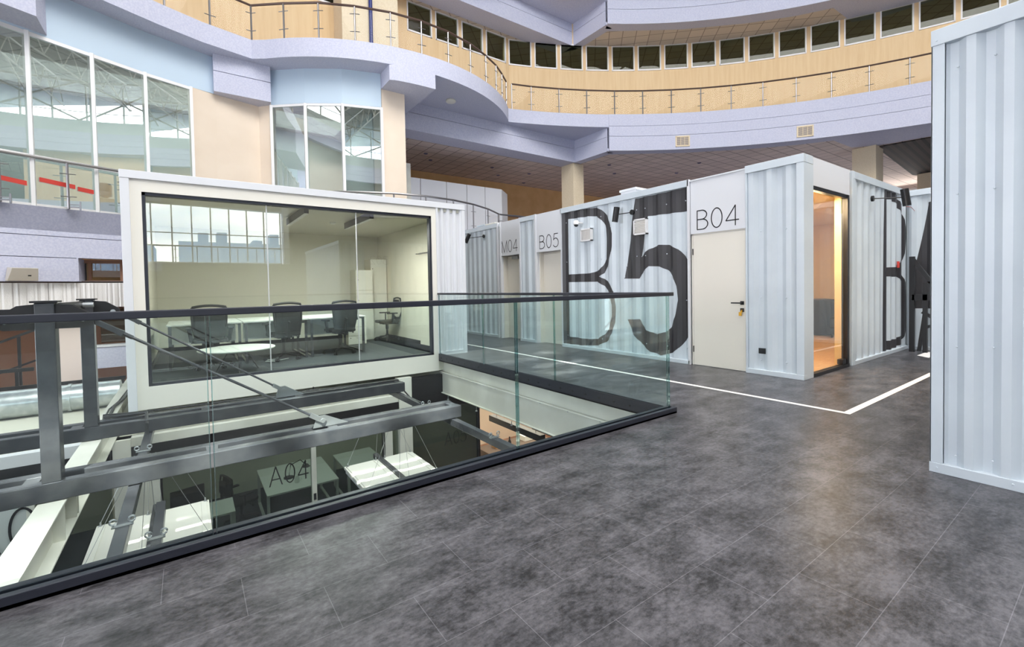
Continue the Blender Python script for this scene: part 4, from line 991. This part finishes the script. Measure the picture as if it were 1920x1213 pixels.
# big B5 container
b5 = thing('shipping_container', 'pale corrugated container with the huge black letters B5', 'container')
MB().box(6.40,8.78,4.10,7.04,0,2.79).build('body', 'container_paint', b5)
MB().box(6.36,8.8,4.10,7.04,2.80,2.83).build('roof', 'container_paint', b5)
corrugated(F_B, 4.115, 7.03, .06, 2.765, 'corrugated_sheet', 'container_paint', b5)
mb = MB(); mb.box(6.325,6.42,4.095,7.045,2.76,2.865); mb.box(6.325,6.42,4.095,7.045,0,.06); mb.build('edge_rail', 'container_paint', b5, bevel=.004)
mb = MB(); mb.box(6.325,6.36,4.085,4.118,0,2.865); mb.box(6.325,6.36,7.028,7.048,0,2.865); mb.build('corner_post', 'white_paint', b5)
B_OUT = [(7.02,2.78),(6.56,2.767),(6.254,2.753),(6.049,2.736),(5.923,2.676),(5.801,2.555),(5.721,2.422),(5.666,2.212),(5.667,1.989),(5.68,1.917),(5.772,1.662),(5.886,1.485),(5.999,1.429),(5.874,1.375),(5.735,1.286),(5.652,1.135),(5.615,.842),(5.627,.58),(5.7,.363),(5.842,.202),(6.07,.107),(6.504,.073),(7.02,.068)]
B_IN1 = [(6.845,2.622),(6.47,2.609),(6.257,2.601),(6.052,2.573),(5.926,2.489),(5.837,2.364),(5.82,2.126),(5.829,1.755),(5.904,1.626),(5.997,1.55),(6.231,1.498),(6.86,1.495)]
B_IN2 = [(6.864,1.339),(6.047,1.332),(5.89,1.252),(5.747,1.102),(5.695,.905),(5.694,.676),(5.758,.491),(5.884,.339),(6.067,.234),(6.352,.211),(6.873,.223)]
FIVE = [(5.127,2.748),(4.612,2.751),(4.106,2.758),(4.11,2.387),(4.468,2.398),(4.869,2.411),(5.028,1.733),(4.946,1.803),(4.854,1.853),(4.665,1.911),(4.474,1.895),(4.301,1.809),(4.194,1.705),(4.110,1.605),(4.110,.448),(4.296,.243),(4.419,.146),(4.631,.08),(4.843,.114),(5.026,.227),(5.215,.398),(5.292,.535),(5.35,.642),(5.076,.661),(5.021,.566),(4.929,.48),(4.732,.424),(4.55,.474),(4.435,.568),(4.351,.77),(4.308,1.002),(4.326,1.215),(4.405,1.385),(4.487,1.478),(4.648,1.552),(4.86,1.568),(4.99,1.483),(5.078,1.364),(5.387,1.372),(5.249,2.126)]
painted(F_B, [B_OUT, B_IN1, B_IN2], 4.118, 7.028, 'lettering', 'vinyl_black', b5, zhi=2.76, zlo=.062)
painted(F_B, [FIVE], 4.118, 7.028, 'lettering', 'vinyl_black', b5, zhi=2.76, zlo=.062)
rivets(F_B, [(y, z) for y in (6.88,6.2,5.93,5.1,4.92,4.5,4.15) for z in (.25,1.0,1.75,2.55)], b5, r=.010, d=.010)
# container with doors M04 and B05
m4 = thing('shipping_container', 'far corrugated container with the doors M04 and B05', 'container')
MB().box(6.60,8.8,7.05,14.0,0,2.83).build('body', 'container_paint', m4)
MB().box(6.345,6.6,7.05,14,2.78,2.83).build('roof_edge', 'container_paint', m4)
corrugated(F_B, 7.93, 8.45, .06, 2.765, 'corrugated_sheet', 'container_paint', m4, pitch=.24); corrugated(F_B, 9.40, 13.9, .06, 2.765, 'corrugated_sheet', 'container_paint', m4, pitch=.24)
mb = MB(); mb.box(6.40,6.6,7.90,8.46,0,2.78); mb.box(6.40,6.6,9.26,14,0,2.78); mb.build('inner_wall', 'white_paint', m4)
mb = MB()
for a_, b_ in ((7.92,8.46), (9.39,14)): mb.box(6.325,6.42,a_,b_,2.76,2.865); mb.box(6.325,6.42,a_,b_,0,.06)
mb.build('edge_rail', 'container_paint', m4, bevel=.004)
mb = MB()
for y in (7.86, 8.445, 9.25, 9.375): mb.box(6.322,6.42,y,y+.045,0,2.87)
mb.build('post', 'white_paint', m4)
mb = MB(); mb.box(6.34,6.6,7.05,7.86,2.02,2.86); mb.box(6.34,6.6,8.48,9.25,2.03,2.86); mb.build('header_panel', 'white_paint', m4)
mb = MB(); mb.box(6.42,6.60,7.84,7.90,0,2.03); mb.box(6.40,6.6,9.24,9.28,0,2.03); mb.build('reveal', 'cream_door', m4)
door(m4, 7.09, 7.81, 1.98, 6.52, False); door(m4, 8.51, 9.21, 1.99, 6.52, False)
MB().box(6.44,6.52,8.70,8.95,1.94,2.0).build('door_closer', 'zinc', m4)
lettering('B05', (6.34,7.76,2.09), (0,-1,0), .28, m4, .06, .13, (-.002,0,0), narrow=1.15)
lettering('M04', (6.34,9.225,2.11), (0,-1,0), .28, m4, .06, .10, (-.002,0,0), narrow=1.08)
MB().box(6.33,6.345,9.41,9.45,1.06,1.16).build('card_reader', 'black_plastic', m4)
# right row with B4
r4 = thing('shipping_container', 'pale corrugated container right of the glass front with a large black B', 'container')
MB().box(8.0,13.2,2.535,2.57,0.0,2.84).build('body', 'container_paint', r4)
corrugated(F_S, 8.06, 10.62, .06, 2.765, 'corrugated_sheet', 'container_paint', r4, pitch=.27)
mb = MB(); mb.box(8.0,10.66,2.475,2.57,2.76,2.865); mb.box(8.0,10.66,2.475,2.57,0,.06); mb.box(7.95,8.07,2.478,2.57,0,2.868); mb.build('edge_rail', 'container_paint', r4, bevel=.004)
W_OUT = [(9.432,2.778),(9.907,2.785),(10.164,2.698),(10.38,2.57),(10.5,2.4),(10.60,2.177),(10.60,2.0),(10.56,1.814),(10.5,1.65),(10.40,1.455),(10.48,1.33),(10.58,1.2),(10.61,.804),(10.61,.343),(10.5,.198),(10.314,.1),(9.869,.07),(9.408,.07)]
W_IN1 = [(9.59,2.627),(9.909,2.619),(10.12,2.563),(10.3,2.47),(10.4,2.33),(10.45,2.17),(10.44,1.95),(10.40,1.78),(10.3,1.59),(10.14,1.485),(9.561,1.472)]
W_IN2 = [(9.562,1.322),(10.2,1.313),(10.38,1.2),(10.46,.81),(10.44,.38),(10.36,.275),(10.161,.231),(9.569,.224)]
painted(F_S, [W_OUT, W_IN1, W_IN2], 8.07, 10.62, 'lettering', 'vinyl_black', r4, zhi=2.76, zlo=.062, depth=.036)
F_E = ((10.64,0), (0,-1), (1,0))         # s = -y
e4 = thing('shipping_container', 'corrugated end container at the passage corner painted with part of a 4', 'container')
MB().box(10.74,13.4,-2.0,2.52,0,2.80).build('body', 'container_paint', e4); corrugated(F_E, -2.47, 2.0, .06, 2.765, 'corrugated_sheet', 'container_paint', e4)
mb = MB(); mb.box(10.63,10.73,-2.0,2.47,2.76,2.865); mb.box(10.63,10.73,-2.0,2.47,0,.06); mb.build('edge_rail', 'container_paint', e4, bevel=.004)
painted(F_E, [[(-2.42,.74),(-2.42,1.22),(-2.26,2.2),(-2.20,2.62),(-1.6,2.74),(-1.6,.75)], [(-2.2,1.05),(-2.14,1.6),(-1.95,2.3),(-1.95,1.05)]], -2.47, 0, 'lettering', 'vinyl_black', e4)
t = thing('folding_stand', 'folded black metal stand leaning at the passage end', 'stand', (10.28,0,0))
MB().box(-.03,.03,2.30,2.37,0,1.66).build('upright', 'black_metal', t); MB().box(-.03,.03,2.13,2.19,0,1.2).build('upright', 'black_metal', t)
mb = MB(); mb.bar((0,2.33,1.62), (0,2.08,1.2), .05, .06); mb.bar((0,2.10,1.22), (0,2.24,.02), .05, .05); mb.bar((0,2.33,.95), (0,2.08,.95), .06, .10); mb.bar((0,2.2,.7), (0,1.98,.55), .05, .05); mb.bar((0,2.2,.42), (0,1.98,.5), .05, .05); mb.build('brace', 'black_metal', t)
tag(MB().tube((10.03,2.465,1.47), (10.03,2.465,1.58), .02, 12).build('red_beacon', 'red_tape', smooth=True), 'small red cylinder on the corrugated wall beside the big B', 'beacon')
# foreground container
fc = thing('shipping_container', 'nearest pale corrugated container at the right edge', 'container')
MB().box(4.0,9.4,-4.2,.72,0,2.78).build('body', 'container_paint', fc)
F_F = ((3.914,.796), (0,-1), (1,0))      # s = distance toward the viewer
corrugated(F_F, .062, 4.9, .06, 2.75, 'corrugated_sheet', 'container_paint', fc, .004, .036, .158)
F_G = ((3.914,.796), (1,0), (0,-1)); corrugated(F_G, .062, .76, .06, 2.75, 'corrugated_sheet', 'container_paint', fc, .004, .036, .25); corrugated(F_G, 1.72, 5.4, .06, 2.75, 'corrugated_sheet', 'container_paint', fc, .004, .036, .25)
MB().box(4.70,5.62,.73,.77,2.03,2.735).build('header_panel', 'white_paint', fc); MB().box(4.74,5.58,.725,.755,.066,2.0).build('door', 'cream_door', fc)
lettering('B02', (5.50,.771,2.10), (-1,0,0), .27, fc, .055, .11, (0,.002,0), narrow=1.16)
mb = MB(); mb.box(3.906,3.99,-4.2,.80,2.735,2.835); mb.box(3.908,3.99,-4.2,.80,0,.064); mb.box(3.992,9.4,.71,.80,2.735,2.835); mb.box(3.992,9.4,.71,.80,0,.064); mb.build('edge_rail', 'container_paint', fc, bevel=.003)
mb = MB(); mb.box(3.911,3.925,.735,.798,.064,2.735); mb.box(3.911,3.975,.79,.798,.064,2.735); mb.build('corner_post', 'container_paint', fc, bevel=.002)
rivets(F_F, [(.122,.134),(.122,.827),(.122,1.783),(.122,2.564),(.282,.148),(.282,.836),(.282,1.789),(.282,2.571),(.44,.5),(.44,1.3)], fc, r=.007, d=.002)
rivets(F_F, [(.034,.034),(.368,.038),(.024,2.765),(.4,2.79),(.8,.036)], fc, r=.007, d=-.004)
# fittings on the container row
def spot(p, wall, arm, tilt, lab):
    """wall point, arm direction, lamp direction"""
    t = thing('wall_spotlight', lab, 'spotlight', p); A = Vector(arm)
    n = Vector(wall); MB().tube((0,0,0), n*.03, .045, 18).build('wall_plate', 'black_metal', t, smooth=True)
    MB().tube(n*.02, A, .008, 8).build('arm', 'black_metal', t)
    d = Vector(tilt).normalized(); h = MB().tube(A-d*.13, A+d*.13, .052, 24).build('lamp_head', 'black_metal', t, smooth=True)
    MB().tube(A+d*.129, A+d*.132, .042, 24).build('lens', 'zinc', h)
spot((6.34,5.18,2.52), (-1,0,0), (-.16,.24,-.02), (-.10,.12,-1), 'black wall spotlight between the big B and the 5')
spot((6.34,10.02,2.60), (-1,0,0), (-.14,.62,.0), (-.3,.4,-1), 'black wall spotlight on the far container near the office container')
spot((8.78,2.49,2.54), (0,-1,0), (.20,-.37,-.02), (.12,-.1,-1), 'black wall spotlight on a long arm above the right passage')
tag(MB().path([(9.02,2.12,2.38), (9.6,2.2,2.44), (10.2,2.3,2.46), (10.7,2.4,2.5)], .004, 5).build('red_cable', 'red_tape'), 'thin red cable running from the passage spotlight', 'cable')
def wvent(y0, y1, z0, z1, lab):
    t = thing('air_vent', lab, 'vent', (6.335,0,0)); mb = MB()
    mb.box(-.05,.01,y0,y0+.02,z0,z1); mb.box(-.05,.01,y1-.02,y1,z0,z1); mb.box(-.05,.01,y0,y1,z0,z0+.02); mb.box(-.05,.01,y0,y1,z1-.02,z1); mb.build('frame', 'white_frame', t)
    mb = MB(); n_ = 10
    for k in range(n_): z = z0+.02+(k+.5)*(z1-z0-.04)/n_; mb.add([(-.046,y0+.02,z-.009),(-.046,y1-.02,z-.009),(-.03,y1-.02,z+.006),(-.03,y0+.02,z+.006)], [(0,1,2,3)])
    mb.build('louvre', 'white_frame', t); MB().box(-.02,.0,y0+.02,y1-.02,z0+.02,z1-.02).build('backing', 'cream_door', t)
wvent(6.14,6.42,2.12,2.36,'square white vent inside the loop of the big B'); wvent(4.86,5.13,2.11,2.38,'square white vent on the stem of the big 5')
t = thing('security_camera', 'white dome camera high inside the loop of the big B', 'camera', (6.345,6.42,2.46))
MB().tube((0,0,.03), (-.10,.02,.03), .014, 8).build('bracket', 'white_frame', t); MB().lathe([(.03,.075),(.045,.06),(.055,.03),(.055,-.0),(.045,-.01)], (-.14,.03,0), 18).build('housing', 'white_frame', t, smooth=True)
MB().lathe([(.044,-.008),(.04,-.03),(.02,-.045),(.001,-.05)], (-.14,.03,0), 18).build('dome', 'black_plastic', t, smooth=True)
def roofbox(x, y, w, d, h, lab, m='white_paint'):
    t = thing('roof_box', lab, 'box', (x, y, 2.83)); MB().box(0,w,0,d,0,h*.75).build('body', m, t, bevel=.005); MB().box(-.02,w+.02,-.02,d+.02,h*.75,h).build('lid', m, t, bevel=.004)
roofbox(6.55,5.28,.30,.34,.17,'white box on the roof of the B5 container'); roofbox(6.5,10.25,.3,.35,.12,'grey box on the roof of the far container', 'container_paint'); roofbox(6.5,9.75,.3,.42,.11,'longer pale box on the roof of the far container beside the grey box', 'cream_panel')
roofbox(8.55,2.62,.55,.12,.07,'small pale box on the roof edge of the right container', 'container_paint')

# ================================================================== LOWER STOREY containers seen through the opening
ZL = -3.5
lc = thing('lower_container', 'lower glazed office container marked A04 below the cream office container', 'container')
mb = MB(); mb.box(-.85,4.72,7.80,12.5,-.72,-.62); mb.box(-.85,4.72,12.35,12.5,ZL,-.62); mb.box(-.85,-.78,7.8,12.4,ZL,-.62); mb.box(4.68,4.72,7.8,12.4,ZL,-.62); mb.build('shell', 'office_wall', lc)
MB().box(-.8,4.7,7.8,12.4,ZL,ZL+.03).build('office_floor', 'carpet', lc)
MB().box(-.85,3.0,7.66,7.82,-.735,-.62).build('top_rail', 'cream_beam', lc); MB().box(-.85,3.0,7.64,7.80,-.87,-.735).build('header', 'black_metal', lc); MB().box(3.22,4.72,7.70,7.80,-1.0,-.36).build('dark_sheet', 'black_metal', lc); MB().box(-.85,3.0,7.66,7.78,-.905,-.87).build('header_trim', 'white_paint', lc)  # includes a black sheet filling the dark space right of the post
for a_, b_, m in ((-.37,1.53,'dark_glass'), (1.60,2.73,'dark_glass'), (2.86,3.0,'dark_glass'), (3.22,4.66,'smoked_glass')): MB().box(a_, b_, 7.72, 7.735, ZL, -.905).build('pane', m, lc)
mb = MB(); mb.box(-.65,-.5,7.66,7.80,ZL,-.9); mb.box(-.83,-.65,7.60,7.80,ZL,-.62); mb.box(1.53,1.60,7.68,7.78,ZL,-.9); mb.box(2.73,2.86,7.66,7.80,ZL,-.9); mb.box(2.98,3.22,7.62,7.80,ZL,-.32); mb.box(-.50,-.37,7.68,7.78,ZL,-.9); mb.build('mullion', 'cream_beam', lc)
mb = MB(); mb.box(-.37,-.345,7.70,7.76,ZL,-.9); mb.box(2.70,2.73,7.70,7.76,ZL,-.9); mb.box(4.63,4.67,7.68,7.76,ZL,-.9); mb.build('frame', 'black_metal', lc)
lettering('A04', (.93,7.72,-1.72), (1,0,0), .29, lc, .06, .10, (0,-.004,0), narrow=.9); lettering('A05', (3.90,7.72,-1.74), (1,0,0), .24, lc, .05, .10, (0,-.004,0), narrow=.95)
MB().box(1.545,1.585,7.665,7.68,-2.08,-1.98).build('switch', 'black_metal', lc)
area('lower_office_light', (1.9, 10.0, -.78), 4.4, 3.5, 38, (.96, 1, .94)); area('lower_room_fill', (-3, 10.0, -.78), 3, 3.5, 22, (.98, 1, .92))  # the second light is added to lift the black left interior
l3 = thing('lower_container', 'lower container at far left marked with A03 and a silver round duct on its roof', 'container')
mb = MB(); mb.box(-6.5,-.86,7.80,12.5,-.72,-.62); mb.box(-6.5,-.86,12.3,12.5,ZL,-.72); mb.box(-6.5,-6.4,7.75,12.3,ZL,-.72); mb.box(-6.4,-1.6,7.75,7.80,ZL,-.72); mb.build('shell', 'office_wall', l3)
MB().box(-1.58,-.86,7.70,7.72,ZL,-.93).build('pane', 'dark_glass', l3); MB().box(-1.62,-1.55,7.66,7.76,ZL,-.93).build('mullion', 'cream_beam', l3); MB().box(-6.4,-.86,7.8,12.3,ZL,ZL+.03).build('office_floor', 'carpet', l3); MB().box(-6.5,-.86,7.64,7.78,-.74,-.6).build('top_rail', 'white_paint', l3); MB().box(-6.5,-.86,7.63,7.76,-.93,-.74).build('header', 'black_metal', l3)
MB().box(-6.5,-.86,7.66,7.74,-1.0,-.93).build('header_trim', 'white_paint', l3); MB().box(-6.5,-1.6,7.67,7.74,ZL,-1.0).build('front_panel', 'room_grey', l3)
lettering('A03', (-2.14,7.66,-1.72), (1,0,0), .48, l3, .055, .12, (0,-.003,0), narrow=.9)
MB().box(-6.5,-.9,10.55,10.75,-.62,-.42).build('roof_curb', 'white_paint', l3)
t = thing('round_duct', 'shiny round galvanised duct lying on the lower container roof', 'duct', (0,10.1,-.40)); MB().tube((-6.4,0,0), (-.96,0,0), .21, 28).build('pipe', 'galvanised', t, smooth=True)
for x in (-4.6, -3.1, -1.6): MB().tube((x,0,0), (x+.04,0,0), .225, 28).build('collar', 'galvanised', t)
# contents
def ldesk(x, y, w, d, lab):
    t = thing('office_desk', lab, 'desk', (x, y, ZL+.03)); MB().box(0,w,0,d,.71,.74).build('desk_top', 'laminate', t)
    for a_ in (0, w-.05): mb = MB(); mb.box(a_,a_+.05,.03,.08,0,.71); mb.box(a_,a_+.05,d-.08,d-.03,0,.71); mb.box(a_,a_+.05,.08,d-.08,0,.04); mb.build('leg_frame', 'laminate', t)
ldesk(1.15, 9.9, 1.35, 1.6, 'white desk behind the A04 glass on the lower storey'); ldesk(2.75, 10.1, .9, 1.3, 'second white desk right of the A04 desk'); ldesk(-.6, 9.6, 1.2, .7, 'white desk behind the left pane of the lower container')
t = thing('monitor', 'dark monitor on the desk behind the left lower pane', 'monitor', (-.1,10.05,ZL+.77), radians(15)); MB().box(-.26,.26,-.02,.02,.14,.46).build('screen', 'black_plastic', t, bevel=.006); MB().box(-.02,.02,0,.03,.01,.2).build('stand_neck', 'black_metal', t); MB().box(-.12,.12,-.08,.1,0,.01).build('stand_foot', 'black_metal', t)
t = thing('wall_shelf', 'white wall shelf with red and blue binders in the lower office', 'shelf', (-.55,12.1,-2.25)); MB().box(0,.95,0,.25,0,.03).build('board', 'laminate', t); MB().box(0,.95,0,.25,.33,.36).build('board', 'laminate', t)
for k in range(9):
    m = ('red_binder','bottle_blue','laminate','red_binder','red_binder','cabinet','red_binder','black_plastic','red_binder')[k]
    o = MB().box(0,.055,0,.2,0,.28).build('ring_binder', m); o.location = (-.5+.075*k, 12.12, -2.22)
    tag(o, '%s ring binder on the white wall shelf, %s from the left' % ({'red_binder':'red','bottle_blue':'blue','laminate':'white','cabinet':'cream','black_plastic':'black'}[m], ['first','second','third','fourth','fifth','sixth','seventh','eighth','ninth'][k]), 'binder', 'binders on the lower wall shelf')
t = thing('desk_lamp', 'black tangled desk lamp and headset on the A04 desk', 'lamp', (1.65,10.6,ZL+.77)); MB().lathe([(.10,0),(.10,.02),(.01,.025)]).build('foot', 'black_metal', t); MB().path([(0,0,.02),(.05,.05,.25),(.25,.1,.3),(.35,.0,.2)], .01, 6).build('arm', 'black_metal', t); MB().lathe([(.03,.22),(.08,.16)], (.35,0,0), 14).build('lamp_shade', 'black_metal', t)
t = thing('mug', 'white mug on the A04 desk beside the lamp', 'mug', (1.75,10.25,ZL+.77)); MB().lathe([(.04,0),(.05,.01),(.05,.11),(.044,.11),(.044,.02),(.001,.02)], n=20).build('cup', 'laminate', t, smooth=True); MB().path([(.05,0,.03),(.08,0,.04),(.08,0,.08),(.05,0,.09)], .006, 6).build('handle', 'laminate', t)
t = make_chair('dark office chair behind the A04 glass beside the white desk', .78, 10.75, radians(-70)); t.location.z = ZL+.03
# warm room right of it
struct(MB().box(4.75,13,11.6,11.75,ZL,-.7).build('wall_warm', 'beige_wall'), 'warm lit wall of the lower kitchen', 'wall')
struct(MB().box(4.72,13,2.8,11.6,ZL,ZL+.02).build('floor', 'brown_wall'), 'brown floor of the lower kitchen', 'floor')
struct(MB().box(4.0,13,2.8,11.7,-.78,-.72).build('ceiling', 'beige_wall'), 'warm ceiling of the lower kitchen', 'ceiling')
area('kitchen_light', (7.2, 8.6, -.9), 3.5, 3.0, 150, (1, .86, .70))
t = thing('kitchen_island', 'brown kitchen island with pale worktop in the warm lower room', 'island', (5.6,7.75,ZL+.02)); MB().box(0,1.7,.08,1.5,0,.86).build('body', 'wood_table', t); MB().box(-.05,1.75,0,1.55,.86,.90).build('worktop', 'wood_table', t, bevel=.004)
for i, (x, y, z, l_) in enumerate(((5.15,6.3,-1.55,1.7), (5.9,5.9,-1.75,1.6))):
    t = thing('linear_lamp', 'black linear pendant above the kitchen island, %s' % ('nearer the glass' if i == 0 else 'farther back'), 'lamp', (x, y, z)); MB().box(-.06,.06,0,l_,0,.12).build('housing', 'black_metal', t); mb = MB(); mb.tube((0,.2,.12), (0,.2,-.79-z), .004, 5); mb.tube((0,l_-.2,.12), (0,l_-.2,-.79-z), .004, 5); mb.build('wire', 'black_metal', t)
t = thing('range_hood', 'white range hood on the warm wall', 'hood', (6.9,11.1,-2.0)); MB().box(0,.7,0,.5,0,.08).build('canopy', 'laminate', t); MB().box(.2,.5,.15,.5,.08,.9).build('chimney', 'laminate', t)
t = thing('wall_display', 'dark square louvre on the warm wall beside the glass', 'panel', (6.35,11.5,-2.25)); MB().box(0,.42,0,.08,0,.5).build('frame', 'black_metal', t); mb = MB()
for k in range(6): mb.box(.03,.39,-.01,0,.04+.075*k,.08+.075*k)
mb.build('slat', 'brown_wall', t)
its = [('tray','white tray with papers on the island','laminate',(5.75,8.0),(.45,.30,.02)), ('fruit','orange round fruit on the island','orange_item',(6.35,7.95),None), ('bottle','dark bottle on the island','black_plastic',(6.1,8.7),None), ('box','white box on the far side of the island','laminate',(6.7,8.9),(.35,.25,.12)), ('basket','small beige basket on the island','wood_floor',(5.85,8.9),(.28,.2,.1))]
for n_, lab, m, (x, y), dim in its:
    mb = MB()
    if n_ == 'fruit': mb.lathe([(.001,0),(.05,.01),(.07,.05),(.06,.10),(.001,.12)], n=16)
    elif n_ == 'bottle': mb.lathe([(.04,0),(.04,.18),(.015,.24),(.015,.30),(.001,.30)], n=14)
    else: mb.box(0,dim[0],0,dim[1],0,dim[2])
    o = mb.build({'tray':'paper_tray','fruit':'orange_fruit','bottle':'glass_bottle','box':'storage_box','basket':'basket'}[n_], m, smooth=(dim is None)); o.location = (x, y, ZL+.92); tag(o, lab, n_)
# walls closing the lower storey
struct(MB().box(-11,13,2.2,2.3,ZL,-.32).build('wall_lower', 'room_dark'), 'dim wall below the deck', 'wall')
print('objects', len(bpy.data.objects))
